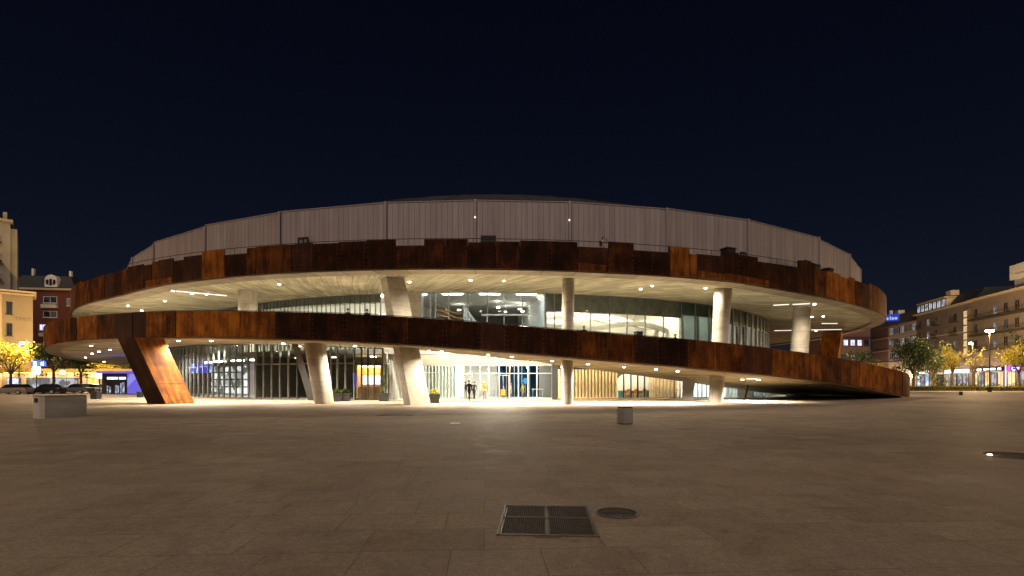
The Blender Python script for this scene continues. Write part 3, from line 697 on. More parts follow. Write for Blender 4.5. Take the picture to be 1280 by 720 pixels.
# upper storey lights
for t in arange(-54, -12, 4.2): clight(t, 51.2, 11.25, 3.4, .4, M['tube_bright'])
for t in arange(-54, -12, 6): clight(t, 48.5 + (t % 2), 9.6, 2.6, .10, M['tube_soft'])
for t in (-7, -2.5, 2, 6.5): clight(t, 51.2, 11.27, 2.2, .4, M['tube_cool'])
for t, r_ in ((-3, 44), (3.2, 46), (4.5, 42.5), (6.6, 45), (7.4, 43)): clight(t, r_, 10.6, .35, .35, M['tube_white'], 'spot_light')
clight(3.4, 46.8, 8.32, 7.2, .12, M['tube_soft'])
for t in (10, 13, 16, 19, 22, 25): clight(t, 49.8, 11.22, 2.6, 1.6, M['tube_warm'])
for t in arange(30, 62, 5): clight(t, 49.5, 11.2, 1.2, .3, M['tube_white'])
# features seen through the glass
m = MB(); pa, pb = gp(264, 61.5, 0), gp(310, 56.5, 0); rz_ = math.atan2(pb.y - pa.y, pb.x - pa.x); w_ = (pb - pa).length
for i in range(9):
    for j in range(4): m.box(pa.lerp(pb, (i + .5)/9) + Vector((0, 0, .75 + j*.86)), (w_/9*.82, .06, .70), rz_)
m.build('light_wall', emit_varied('lit_display_wall', (.10, .10, .07), (.85, .88, .95), 1.5, 1.1), AR)
m = MB(); m.sweep(arange(TA(236, 55), TA(262, 55), 1), lambda t: [(55, 2.9), (54.8, 2.9), (54.8, 4.1), (55, 4.1)]); m.build('screen', M['screen_blue'], AR)
# curved bulkheads upstairs
m = MB()
for k, (r0, z0, am, ph) in enumerate(((50, 7.9, .5, 0), (48.5, 8.7, .45, 1.6), (47, 9.2, .5, 3.0))):
    m.sweep(arange(8.9, 27.8, .8), lambda t: [(r0, z0 + am*math.sin(t*.35 + ph)), (r0 - .5, z0 + am*math.sin(t*.35 + ph)), (r0 - .5, z0 + .5 + am*math.sin(t*.35 + ph)), (r0, z0 + .55 + am*math.sin(t*.35 + ph))])
m.build('curved_bulkhead', M['white_in'], AR)
# stair truss, beam and wavy timber ribs in the clear bay
m = MB()
for s in (0, 1.6):
    a, b = gp(580, 57 + s, 10.6), gp(607, 57 + s, 7.0)
    for dz in (0, -.9, -1.6): m.tube(a + Vector((0, 0, dz)), b + Vector((0, 0, dz)), .07, n=5)
    for i in range(9):
        p = a.lerp(b, i/8); m.tube(p, p + Vector((0, 0, -1.6)), .05, n=5); 
        if i < 8: m.tube(p, a.lerp(b, (i+1)/8) + Vector((0, 0, -1.6)), .04, n=5)
m.build('stair_truss', M['white_metal'], AR)
m = MB(); m.box((X(645, 58), 58, 8.0), (7.4, .25, .35)); m.box((X(645, 58), 58, 9.6), (8, .2, .18)); m.build('gallery_beam', M['white_metal'], AR)
m = MB(); m.box((X(645, 62), 62, 6.5), (9, .2, 3.0)); m.build('dark_partition', M['glass_opaque'], AR)
for k in range(6):
    m = MB(); z = 7.2 + k*.62; vs = [gp(545 + i*6, 57.5 + k*.2, z + .5*math.sin(i*.7 + k*.3)) for i in range(7)]
    for a, b in zip(vs, vs[1:]): m.tube(a, b, .11, n=5)
    m.build('timber_rib', M['wood_dark'], AR)
for px, z in ((758, 8.2), (900, 8)):
    pass
for t in arange(30, 60, 3.2):
    m = MB(); m.tube(P(t, 50.3, 4.95), P(t, 50.3, 11.3), .28, n=10); m.build('inner_post', M['white_metal'], AR, smooth=True)

# downlights (fixture part + lamp below it)
def downlight(pos, power, col=(1, .88, .66), spot=125, r=.13, lens=True, aim=None):
    pos = Vector(pos)
    m = MB(); m.tube(pos + Vector((0, 0, .02)), pos + Vector((0, 0, -.10)), r + .05, r + .03, n=12)
    o = m.build('downlight', M['white_metal'], AR)
    f = MB(); f.tube(pos + Vector((0, 0, -.102)), pos + Vector((0, 0, -.13)), r, r*.9, n=12); f.build('lens', M['lamp_warm'], o)
    lamp('downlight_lamp', 'SPOT', pos + Vector((0, 0, -.2)), power*8, col, o, .12, spot, aim or (pos + Vector((0, 0, -5))), .7)
def soffit_pt(px, py, zf):
    """where the sight line meets the soffit surface"""
    d = 36.0
    while d < 110:
        p = gp(px, d, 0); rr = math.hypot(p.x - CX, p.y - CY); t = math.degrees(math.atan2(p.x - CX, CY - p.y))
        if rr < (RT if zf is zlow else RU) - .3 and Z(py, d) >= zf(t, rr): break
        d += .1
    return Vector((p.x, p.y, zf(t, rr)))
def zup(t, r):
    b = lerp(UB, t)
    if r > RU - 6: return b + .10 + (b*.5 + 5.55 - b - .10)*max(0, min(1, (RU - 1.6 - r)/4.4))
    k = max(0, min(1, (RU - 6 - r)/(RU - 6 - RG + .6))); a_ = b*.5 + 5.55; return a_ + (11.35 - a_)*k
def zlow(t, r):
    k = max(0, min(1, (RT - 1.7 - r)/(RT - 1.7 - RF - .35))); return (lerp(LB, t) - .1)*(1 - k) + ramp_soffit_in(t)*k
for px, py in ((216, 362), (240, 365.5), (258, 366.5), (206, 375), (160, 381), (177, 387), (349, 354), (512, 351), (588, 349), (630, 349.5), (801, 360), (815, 356), (882, 359), (1018, 379), (1015, 395), (1029, 394.5), (1020, 413)):
    downlight(soffit_pt(px, py, zup), 1250 if 400 < px < 700 else 800 if 700 < px < 850 else 250 if px == 882 else 420, spot=165)
for px, py in ((114, 431), (124, 438.5), (137.5, 436), (115, 441), (107, 446), (130, 451.5), (194, 426.5), (223, 424.5), (208, 431), (264, 424.5), (295, 431), (354, 428), (375, 431.5), (444, 431), (847, 462.5), (928, 473), (948, 473)):
    downlight(soffit_pt(px, py, zlow), (900 if px < 500 else 1300 if px > 900 else 800) if px > 190 else 150, spot=155)
for x, d_, pw in ((536, 40.5, 420), (552, 39.2, 420), (554, 46, 330), (610, 39.2, 720), (617, 45.5, 330), (640, 38.8, 720), (664, 45, 330)):
    p = gp(x, d_, 0); rr = math.hypot(p.x - CX, p.y - CY); p.z = zlow(math.degrees(math.atan2(p.x - CX, CY - p.y)), rr) - .03
    downlight(p, pw, spot=160, aim=(p + Vector((0, -.9, -4.0))) if x in (610, 640) else (p + Vector((0, 3.2, -3.2))) if x > 553 else None)
for x in (690, 735, 780, 820):
    p = gp(x, 40.0, 0); rr = math.hypot(p.x - CX, p.y - CY); p.z = zlow(math.degrees(math.atan2(p.x - CX, CY - p.y)), rr) - .03; downlight(p, 720, spot=158, aim=p + Vector((0, .3, -4)))
# linear fixtures in the soffit
for (xa, ya), (xb, yb) in (((220, 363), (283, 369)), ((967, 381), (986, 380)), ((991, 380), (1012, 379)), ((1000, 396), (1014, 395)), ((1027, 404), (1047, 404)), ((968, 413), (995, 412.5)), ((1014, 412), (1052, 411.5)), ((933, 472.7), (946, 472.7))):
    zf = zlow if ya > 430 else zup
    a, b = soffit_pt(xa, ya, zf), soffit_pt(xb, yb, zf); m = MB(); dn = Vector((0, 0, -.05))
    m.tube(a + dn, b + dn, .05, n=6); m.build('linear_light', M['strip'], AR)

# ------------------------------------------------------------------ things near the arena
# orange kiosk with a screen inside the left glass
k = thing('kiosk', 'amber lit wooden kiosk with white screens behind the dark glass facade', 'kiosk', P(TA(463, 54), 54, .012), R(TA(463, 54) + 6))
m = MB(); m.box((0, 1.0, 1.75), (2.6, .15, 3.5)); m.box((-1.3, .3, 1.75), (.12, 1.5, 3.5)); m.box((1.3, .3, 1.75), (.12, 1.5, 3.5)); m.build('shell', M['wood'], k)
m = MB(); m.box((0, .1, .6), (2.5, .5, 1.2)); m.build('counter', M['wood_dark'], k)
m = MB()
for i in range(3): m.box((-.8 + i*.8, .88, 1.95), (.72, .06, .95))
m.build('screen', M['screen_white'], k)
m = MB(); m.box((-1.55, -.4, 1.9), (.35, .06, 1.4)); m.build('banner', M['screen_blue'], k)
m = MB(); m.box((0, .3, 3.35), (2.2, .8, .1)); m.build('canopy_light', M['tube_amber'], k)

def planter(px, d, label, plant='leaf_mid', tall=0.45, s=1.0):
    o = thing('planter', label, 'planter', gp(px, d, .004), rnd.uniform(-.1, .1), 'planters along the glass front')
    m = MB(); w0, w1, h = .36*s, .46*s, .72*s
    m.hexa([(-w0, -w0, 0), (w0, -w0, 0), (w0, w0, 0), (-w0, w0, 0)], [(-w1, -w1, h), (w1, -w1, h), (w1, w1, h), (-w1, w1, h)]); m.box((0, 0, h - .05), (2*w1 + .06, 2*w1 + .06, .10))
    m.build('pot', M['steel_dark'], o)
    m = MB()
    for i in range(170):
        a = rnd.uniform(0, 6.28); r = rnd.uniform(0, w1*1.0); z = h + rnd.uniform(0, tall)*(1 - .5*r/w1)
        c = Vector((r*math.cos(a), r*math.sin(a), z)); l = rnd.uniform(.08, .17); dr = Vector((math.cos(a), math.sin(a), rnd.uniform(.1, 1.2))).normalized(); sd = dr.cross(Vector((0, 0, 1))).normalized()*l*.35
        m.face([c - dr*l, c + sd, c + dr*l, c - sd])
    if tall > 1:
        for i in range(3): m.tube((rnd.uniform(-.1, .1), 0, h), (rnd.uniform(-.15, .15), 0, h + tall*1.3), .025, .012, n=5)
    m.build('plant', M[plant], o)
planter(422, 44, 'dark planter with low green plant, nearest the leaning round column')
planter(431.5, 44.6, 'dark planter with bushy green plant, right of a similar one by the leaning column')
planter(480, 44.6, 'dark planter with one tall thin stem at the glass corner', tall=1.9)
planter(543, 40.5, 'dark planter with yellowish plant at the foot of the big raking column', 'leaf_yellow')

# people ------------------------------------------------------------
def person(loc, rz, label, h=1.72, top=(.03, .03, .035), legs=(.02, .022, .028), hair=(.012, .009, .008), shoes=(.02, .02, .02), stride=.18, arm=0.15, phone=False, longhair=False, pack=False, cap=False):
    root = thing('person', label, 'person', loc, rz)
    s = h/1.72
    J = {'pel': (0, 0, .93), 'wai': (0, .0, 1.08), 'che': (0, .0, 1.30), 'nk': (0, .01, 1.47), 'hd0': (0, -.01, 1.56), 'hd1': (0, -.015, 1.64), 'hd2': (0, 0, 1.71)}
    r = {'pel': .145, 'wai': .125, 'che': .155, 'nk': .055, 'hd0': .08, 'hd1': .098, 'hd2': .07}
    E = [('pel', 'wai'), ('wai', 'che'), ('che', 'nk'), ('nk', 'hd0'), ('hd0', 'hd1'), ('hd1', 'hd2')]
    for sd, sg in (('l', 1), ('r', -1)):
        st = stride*sg
        J['hip'+sd] = (.09*sg, 0, .86); J['kn'+sd] = (.10*sg, -st*.55 - .02, .48); J['an'+sd] = (.10*sg, -st*.5 + .06*(sg < 0), .09); J['to'+sd] = (.11*sg, -st*.5 - .15, .045)
        r['hip'+sd] = .105; r['kn'+sd] = .065; r['an'+sd] = .048; r['to'+sd] = .04
        J['sh'+sd] = (.19*sg, 0, 1.40); r['sh'+sd] = .068
        if phone and sg > 0 or phone == 2:
            J['el'+sd] = (.24*sg, -.14, 1.15); J['wr'+sd] = (.10*sg, -.32, 1.30); J['hn'+sd] = (.06*sg, -.36, 1.36)
        else:
            J['el'+sd] = (.25*sg, st*arm + .03, 1.13); J['wr'+sd] = (.26*sg, st*arm*2 - .04, .88); J['hn'+sd] = (.25*sg, st*arm*2 - .06, .78)
        r['el'+sd] = .048; r['wr'+sd] = .034; r['hn'+sd] = .038
        E += [('pel', 'hip'+sd), ('hip'+sd, 'kn'+sd), ('kn'+sd, 'an'+sd), ('an'+sd, 'to'+sd), ('che', 'sh'+sd), ('sh'+sd, 'el'+sd), ('el'+sd, 'wr'+sd), ('wr'+sd, 'hn'+sd)]
        hn = Vector(J['hn'+sd]); wr = Vector(J['wr'+sd]); dv = (hn - wr).normalized(); side = Vector((0, 1, 0)) if not phone else Vector((0, 0, 1))
        for i in range(4):
            nm = f'f{i}'+sd; J[nm] = tuple(hn + dv*(.075 + .012*(i in (1, 2))) + side*(.022*(i - 1.5)) + Vector((-.012*sg, 0, 0))); r[nm] = .009; E.append(('hn'+sd, nm))
        J['th'+sd] = tuple(wr + dv*.07 - side*.05 ); r['th'+sd] = .010; E.append(('wr'+sd, 'th'+sd))
    names = list(J); me = bpy.data.meshes.new('person_body'); me.from_pydata([Vector(J[n])*s for n in names], [(names.index(a), names.index(b)) for a, b in E], [])
    o = bpy.data.objects.new('body', me); COL.objects.link(o)
    sk = o.modifiers.new('skin', 'SKIN'); sk.use_smooth_shade = True
    for i, n in enumerate(names):
        v = me.skin_vertices[0].data[i]; v.radius = (r[n]*s, r[n]*s*(.72 if n in ('pel', 'wai', 'che') else 1)); v.use_root = (n == 'pel')
    ss = o.modifiers.new('sub', 'SUBSURF'); ss.levels = ss.render_levels = 1
    dg = bpy.context.evaluated_depsgraph_get(); m2 = bpy.data.meshes.new_from_object(o.evaluated_get(dg))
    o.modifiers.clear(); o.data = m2
    ms = [M['skin']] + [plain('cloth', c, .9, 0, .1, spec=.08) for c in (top, legs, shoes)]
    m2.materials.clear()
    for q in ms: m2.materials.append(q)
    for p in m2.polygons:
        c = p.center / s
        if c.z > 1.475: k = 0
        elif c.z < .10: k = 3
        elif (abs(c.x) > .2 and c.z < .86) or (phone and c.y < -.30): k = 0
        elif c.z < .96 and abs(c.x) < .2: k = 2
        else: k = 1
        p.material_index = k; p.use_smooth = True
    o.parent = root
    # face: eyes, nose, ears
    for sg in (1, -1):
        f = MB(); f.tube((.032*sg*s, -.098*s, 1.625*s), (.032*sg*s, -.106*s, 1.625*s), .011*s, n=6); f.build('eye', M['hair'], root)
        f = MB(); f.tube((.09*sg*s, .0, 1.64*s), (.098*sg*s, .01*s, 1.58*s), .02*s, .012*s, n=6); f.build('ear', M['skin'], root)
    f = MB(); f.tube((0, -.09*s, 1.63*s), (0, -.125*s, 1.595*s), .008*s, .016*s, n=6); f.build('nose', M['skin'], root)
    f = MB(); f.box((0, -.098*s, 1.572*s), (.045*s, .012*s, .010*s)); f.build('mouth', M['mouth'], root)
    f = MB(); vs = []; nn = 12
    for i in range(6):
        ph = i/5*math.pi*.62; rr = .112*s*math.sin(ph) if i else .002; zz = 1.645*s + .108*s*math.cos(ph)
        for j in range(nn):
            a = 2*math.pi*j/nn; fr = 1.0 if math.sin(a) > -.35 or i < 4 else .55
            vs.append(Vector((rr*math.cos(a), rr*math.sin(a)*fr + .012*s, zz)))
    f.mesh(vs, [(i*nn + j, (i+1)*nn + j, (i+1)*nn + (j+1) % nn, i*nn + (j+1) % nn) for i in range(5) for j in range(nn)])
    if longhair:
        f.hexa([(-.085*s, .03*s, 1.30*s), (.085*s, .03*s, 1.30*s), (.075*s, .11*s, 1.32*s), (-.075*s, .11*s, 1.32*s)], [(-.105*s, .0, 1.62*s), (.105*s, .0, 1.62*s), (.09*s, .11*s, 1.62*s), (-.09*s, .11*s, 1.62*s)])
    f.build('hair', plain('hair', hair, .5), root, smooth=True)
    if pack:
        f = MB(); f.box((0, .22*s, 1.22*s), (.30*s, .18*s, .46*s)); f.box((0, .32*s, 1.14*s), (.22*s, .06*s, .24*s)); f.build('backpack', M['black'], root)
    if phone:
        f = MB(); f.box((0.04*s, -.40*s, 1.42*s), (.075*s, .012*s, .15*s)); f.build('phone', M['black'], root)
    return root
Dp = 43.0
person(gp(586.5, 45.6, .012), R(150), 'person in long black coat walking towards the entrance doors, larger of the dark pair', 1.86, (.006, .006, .007), (.006, .006, .007), stride=.3)
person(gp(592.8, 49.4, .012), R(165), 'slim person in dark grey clothes just right of the black coated walker', 1.76, (.018, .02, .023), (.012, .013, .018), stride=.25)
person(gp(581.5, 51.8, .012), R(20), 'person in blue jacket inside the left entrance door', 1.75, (.10, .17, .33), (.32, .34, .38), stride=.1)
person(gp(606, 47.4, .012), R(190), 'person in bright orange jacket standing at the entrance', 1.70, (.75, .20, .02), (.20, .19, .2), hair=(.35, .3, .25), stride=.15)
person(gp(638.5, 52.5, .012), R(60), 'person in pale blue top seen through the right entrance door', 1.66, (.45, .55, .62), (.4, .42, .45), stride=.1)
person(gp(654, 52.0, .012), R(-30), 'person in pale yellow top beside the blue lamp inside the lobby', 1.62, (.62, .50, .16), (.42, .36, .2), stride=.15)
tt = TA(754, 64.6)
person(P(tt, 64.6, 12.15), R(28), 'person with long dark hair and backpack looking at phone on upper terrace', 1.70, (.50, .33, .26), (.30, .27, .26), stride=.08, phone=2, longhair=True, pack=True)
for px, lab, c in ((435, 'person behind the ramp parapet left of centre, only dark head showing', (.02, .02, .022)), (459, 'person behind ramp parapet just left of the thick raking column', (.03, .03, .03)), (730, 'person in dark clothes behind ramp parapet right of the straight column', (.02, .02, .022)), (844, 'person in black before a yellow panel behind the ramp parapet', (.015, .015, .017))):
    rr = 67.3; t = TA(px, rr); person(P(t, rr, deck(t) + .0), R(t + 180*(px % 2)), lab, 1.72, c, (.02, .02, .025), stride=.05)
# yellow exhibition panels and bin behind ramp parapet
for px0, px1, z1, lab in ((743, 755, 6.6, 'wide yellow display panel behind upper glass'), (836, 849, 6.9, 'tall yellow display panel behind upper glass at the right')):
    a = TA((px0 + px1)/2, 50); m = MB(); w = X(px1, 55) - X(px0, 55)
    m.box((0, 0, z1 - 4.95 - .65), (w, .08, 1.3)); 
    o = thing('display_panel', lab, 'panel', P(a, 50, 4.95), R(a)); m.build('board', plain('yellow_board', (.75, .58, .03), .5), o)
    f = MB()
    for sx in (-w*.4, w*.4): f.box((sx, .05, (z1 - 4.95)*.5), (.05, .05, z1 - 4.95)); f.box((sx, .05, .02), (.08, .5, .04))
    f.build('stand', M['steel_dark'], o)
a = TA(798, 67.6); o = thing('litter_bin', 'square dark litter bin standing on the ramp behind its parapet', 'bin', P(a, 67.6, deck(a)), R(a))
m = MB(); m.box((0, 0, .78), (.5, .5, 1.5)); m.build('bin_body', M['steel_dark'], o); m = MB(); m.box((0, 0, 1.57), (.56, .56, .08)); m.build('lid', M['iron'], o)

# lobby furniture
def chair(loc, rz, label, col):
    o = thing('chair', label, 'chair', loc, rz, 'orange chairs')
    mt = plain('chair_shell', col, .45)
    m = MB(); m.hexa([(-.24, -.24, .44), (.24, -.24, .44), (.22, .22, .42), (-.22, .22, .42)], [(-.25, -.25, .49), (.25, -.25, .49), (.23, .23, .47), (-.23, .23, .47)]); m.build('seat', mt, o)
    m = MB(); m.hexa([(-.22, .20, .50), (.22, .20, .50), (.22, .25, .50), (-.22, .25, .50)], [(-.24, .30, 1.0), (.24, .30, 1.0), (.24, .35, 1.0), (-.24, .35, 1.0)]); m.build('backrest', mt, o)
    for x, y in ((-.2, -.2), (.2, -.2), (.2, .2), (-.2, .2)):
        m = MB(); m.tube((x*1.15, y*1.15, 0), (x, y, .44), .018, n=6); m.build('leg', M['fin_light'], o)
    return o
chair(gp(629, 48.4, .012), R(180), 'orange chair by the glass entrance door', (.8, .22, .02))
for px, lab in ((783.5, 'orange chair in the slatted room, leftmost of three'), (794, 'orange chair in the slatted room, middle of three'), (803.5, 'orange chair in the slatted room, rightmost of three')):
    chair(gp(px, 51.5, .012), R(180 + (px % 7)*4), lab, (.75, .25, .03))
o = thing('reception_desk', 'low desk with teal front panels behind the wooden slats', 'desk', gp(793, 52.6, .012), 0)
m = MB(); m.box((0, 0, .40), (3.4, .5, .72)); m.build('desk_front', plain('teal_panel', (.05, .22, .30), .5), o); m = MB(); m.box((0, 0, .80), (3.6, .7, .06)); m.build('desk_top', M['wood_dark'], o)
for x in (-1.1, 0, 1.1):
    m = MB(); m.box((x, -.27, .40), (.06, .05, .72)); m.build('divider', M['white_metal'], o)
o = thing('vault_screen', 'white arched screen wall behind the slatted front', 'screen', gp(795, 54.6, .012), R(14))
m = MB(); pts = [(-2.4, 0), (2.6, 0)] + [(2.6*math.cos(a) if math.cos(a) > 0 else 2.4*math.cos(a), 1.4 + 1.5*math.sin(a)) for a in [math.pi*i/14 for i in range(15)]]
m.face([(x, 0, z) for x, z in pts]); m.face([(x, .15, z) for x, z in pts[::-1]])
for k_ in range(len(pts)):
    (x0, z0), (x1, z1) = pts[k_], pts[(k_+1) % len(pts)]; m.face([(x0, .15, z0), (x1, .15, z1), (x1, 0, z1), (x0, 0, z0)])
m.build('arch_panel', M['white_in'], o)
o = thing('floor_lamp', 'slim floor lamp with round blue shade inside the lobby', 'lamp', gp(657, 53, .012))
m = MB(); m.tube((0, 0, .02), (0, 0, 1.6), .03, n=6); m.tube((0, 0, 0), (0, 0, .03), .18, n=12); m.build('pole', M['fin_light'], o)
m = MB(); m.tube((0, 0, 1.55), (0, 0, 1.85), .14, .32, n=12); m.tube((0, 0, 1.85), (0, 0, 2.15), .32, .16, n=12); m.build('shade', emit('blue_shade', (.08, .38, .9), 1.2), o)
# lobby inner glass wall with blue light behind
m = MB(); m.box((X(662, 58), 58, 1.9), (7.6, .12, 3.8)); m.m = 1
for i in range(9): m.box((X(662, 58) - 3.6 + i*.9, 57.9, 1.9), (.07, .07, 3.8))
m.build('lobby_screen', [emit_varied('dim_blue_glass', (.004, .018, .04), (.012, .07, .15), .9, .9), M['fin_light']], AR)
for px, lab in ((612, 'white ticket gate left of the lobby'), (672, 'white table with thin legs right in the lobby')):
    o = thing('table', lab, 'table', gp(px, 52.2, .012)); m = MB(); m.box((0, 0, .98), (1.2, .6, .06)); m.build('tabletop', M['white_metal'], o)
    for sx in (-.5, .5):
        m = MB(); m.box((sx, 0, .475), (.06, .5, .95)); m.build('leg', M['fin_light'], o)

# ------------------------------------------------------------------ plaza furniture
o = thing('bench_block', 'long grey concrete block bench with lamplit end and black socket box', 'bench', (X(75, 24), 24.0, .004), R(64))
m = MB(); m.box((.12, 0, .52), (1.62, .62, 1.04)); m.build('block', M['block'], o)
m = MB(); m.box((-.79, 0, .525), (.20, .64, 1.05)); m.build('lit_end', M['block_lit'], o)  # lamplight on the left end put into a paler concrete colour
m = MB(); m.box((.02, 0, 1.065), (1.84, .66, .035)); m.build('cap', M['block'], o)
for dy in (-.12, .05):
    m = MB(); m.box((-.90, dy, .86), (.03, .12, .2)); m.build('socket', M['black'], o)
o = thing('stone_block', 'small rounded concrete block standing alone on the plaza', 'block', (X(782, 20), 20.1, .004), R(33))
m = MB(); m.box((0, 0, .34), (.5, .5, .68)); bl = m.build('block', M['block'], o, merge=True)
bm = bmesh.new(); bm.from_mesh(bl.data); bmesh.ops.bevel(bm, geom=[e for e in bm.edges], offset=.05, segments=3, affect='EDGES'); bm.to_mesh(bl.data); bm.free()
m = MB(); m.box((0, 0, .69), (.42, .42, .03)); m.build('cap', M['steel_dark'], o)

def grate():
    o = thing('drain_grate', 'large rectangular floor grate of four dark panels in the foreground', 'grate', (X(683.5, 6.12), 6.12, .004), R(-3.2))
    W, D_ = 1.11, 1.30
    m = MB()
    for x in (-W/2, W/2): m.box((x, 0, .008), (.03, D_ + .05, .016))
    for y in (-D_/2, D_/2): m.box((0, y, .0085), (W, .03, .017))
    m.box((0, 0, .009), (.018, D_ - .05, .018)); m.box((0, .06, .0092), (W - .05, .022, .0184))
    m.build('frame', M['brass'], o)
    m = MB(); m.box((0, 0, .0015), (W - .05, D_ - .05, .003)); m.build('pit', M['black'], o)
    for sx in (-1, 1):
        for (y0, y1) in ((-D_/2 + .03, .045), (.075, D_/2 - .03)):
            m = MB(); n = 21
            for i in range(n): m.box((sx*(.02 + (W/2 - .05)*(i + .5)/n), (y0 + y1)/2, .0075), (.010, y1 - y0, .010))
            k = int((y1 - y0)/.033)
            for i in range(k): m.box((sx*(W/4 - .005), y0 + (i + .5)*(y1 - y0)/k, .0062), (W/2 - .06, .008, .0084))
            m.build('grille', M['iron'], o)
    m = MB(); m.box((.0, -D_/2 - .05, .004), (.28, .035, .008)); m.box((-.14, D_/2 + .06, .004), (.12, .05, .008)); m.build('lug', M['brass'], o)
grate()
def round_cover(px, d, r, label):
    o = thing('manhole_cover', label, 'manhole cover', (X(px, d), d, .004))
    m = MB(); n = 40
    vs = []
    for rr, z in ((r, 0), (r, .014), (r - .025, .014), (r - .025, .002)):
        for k in range(n): a = 2*math.pi*k/n; vs.append((rr*math.cos(a), rr*math.sin(a), z))
    m.mesh(vs, [(i*n + k, i*n + (k+1) % n, (i+1)*n + (k+1) % n, (i+1)*n + k) for i in range(3) for k in range(n)]); m.build('rim', M['brass'], o)
    m = MB(); m.disc((0, 0, .003), r - .02, 40); m.build('plate', M['black'], o)
    m = MB()
    q = -r + .05
    while q < r - .04:
        l = math.sqrt(max(0, (r - .03)**2 - q*q)); m.box((q, 0, .006), (.012, 2*l, .008)); q += .034
    m.box((0, 0, .0068), (2*r - .08, .02, .009)); m.build('grille', M['iron'], o)
    return o
round_cover(771.5, 6.42, .275, 'round dark manhole grating right of the square grate')
o = round_cover(1276, 11.4, .68, 'wide round floor cover at right edge with a glowing lamp on its rim')
m = MB(); m.tube((-.60, .12, .004), (-.60, .12, .03), .05, .04, n=10); m.build('uplight', emit('uplight_lens', (1, .85, .55), 14), o)
lamp('uplight_lamp', 'POINT', (-.60, .12, .10), 1.2, (1, .75, .42), o, .03)
o = thing('floor_marker', 'pale square floor plate set in paving before the entrance', 'floor plate', (X(569, 20.6), 20.6, .004)); m = MB(); m.box((0, 0, .004), (.38, .34, .008)); m.build('plate', M['white_in'], o)
m = MB(); m.box((0, 0, .001), (.46, .42, .004)); m.build('rim', M['brass'], o)
o = thing('floor_hatch', 'dark rectangular steel hatch flush with paving before the raking column', 'hatch', (X(497, 26), 26.2, .004)); m = MB(); m.box((0, 0, .006), (1.8, 1.8, .012)); m.build('lid', M['iron'], o); m = MB()
for x, y, w, d in ((-.92, 0, .04, 1.88), (.92, 0, .04, 1.88), (0, .92, 1.8, .04), (0, -.92, 1.8, .04)): m.box((x, y, .005), (w, d, .010))
m.build('rim', M['steel_dark'], o)
o = thing('floor_hatch', 'dark flush hatch far right beyond the foot of the ramp', 'hatch', (X(1197, 42), 42, .004)); m = MB(); m.box((0, 0, .006), (2.6, 1.2, .012)); m.build('lid', M['iron'], o); m = MB(); m.box((0, .63, .004), (2.6, .05, .008)); m.build('rim', M['steel_dark'], o)
m = MB(); pts = [(912, 512.5), (985, 517), (1035, 520.5), (1078, 524)]
for (xa, ya), (xb, yb) in zip(pts, pts[1:]):
    da, db = FOC*EYE/(ya - HOR), FOC*EYE/(yb - HOR); a, b = Vector((X(xa, da), da, .008)), Vector((X(xb, db), db, .008)); n_ = Vector((-(b - a).y, (b - a).x, 0)).normalized()*.11
    m.face([a - n_, b - n_, b + n_, a + n_])
tag(m.build('drain_channel', plain('rusty_channel', (.16, .055, .022), .6)), 'rust stained drain channel line crossing paving on the right', 'drain')
def bin_box(px, d, w, h, label, name='planter_box'):
    o = thing(name, label, 'bin', gp(px, d, .004)); m = MB(); m.hexa([(-w/2, -w/2, 0), (w/2, -w/2, 0), (w/2, w/2, 0), (-w/2, w/2, 0)], [(-w*.54, -w*.54, h), (w*.54, -w*.54, h), (w*.54, w*.54, h), (-w*.54, w*.54, h)]); m.build('bin_body', M['steel_dark'], o)
    m = MB(); m.box((0, 0, h + .03), (w*1.14, w*1.14, .06)); m.build('lid', M['iron'], o)
bin_box(120, 51, .62, .72, 'dark square litter bin on plaza in front of parked cars', 'litter_bin')
bin_box(175, 56, .42, .6, 'small dark bin beside the rusty raking leg', 'litter_bin')
bin_box(1201, 66, .28, .42, 'lone short black bollard box on the plaza right of the ramp', 'bollard')

# ------------------------------------------------------------------ street lamps
def street_lamp(loc, rz, label, h=11.0, energy=1500, heads=2, col=(1, .66, .32), base=True):
    o = thing('street_lamp', label, 'street lamp', loc, rz, 'street lamps round the plaza')
    m = MB(); m.tube((0, 0, 0), (0, 0, h), .10, .06, n=10); m.build('pole', M['iron'], o)
    if base: m = MB(); m.box((0, 0, .42), (.42, .42, .84)); m.box((0, 0, .86), (.3, .3, .06)); m.build('base', M['black'], o)
    for sg in ((-1, 1) if heads == 2 else (1,)):
        m = MB(); m.tube((0, 0, h - .05), (.55*sg, 0, h + .02), .035, n=6); m.build('arm', M['iron'], o)
        m = MB(); m.hexa([(.35*sg - .3, -.16, h - .02), (.35*sg + .38, -.16, h - .02), (.35*sg + .38, .16, h - .02), (.35*sg - .3, .16, h - .02)], [(.35*sg - .2, -.1, h + .14), (.35*sg + .26, -.1, h + .14), (.35*sg + .26, .1, h + .14), (.35*sg - .2, .1, h + .14)]); hd = m.build('lamp_head', M['iron'], o)
        m = MB(); m.hexa([(.38*sg - .2, -.16, h - .34), (.38*sg + .24, -.16, h - .34), (.38*sg + .24, .16, h - .34), (.38*sg - .2, .16, h - .34)], [(.38*sg - .26, -.15, h - .025), (.38*sg + .32, -.15, h - .025), (.38*sg + .32, .15, h - .025), (.38*sg - .26, .15, h - .025)]); m.build('lens', M['sodium'], hd)
        lamp('lamp_bulb', 'POINT', (.38*sg, 0, h - .6), energy/heads, col, o, .2)
    return o
street_lamp(gp(1237, 88, 0), 0, 'tall double headed street lamp glowing warm before the right hand shops', 11.0, 8500)
street_lamp(gp(24, 84, 0), R(20), 'street lamp glowing among yellow lit leaves left of the red brick house', 8.6, 11000, 1)
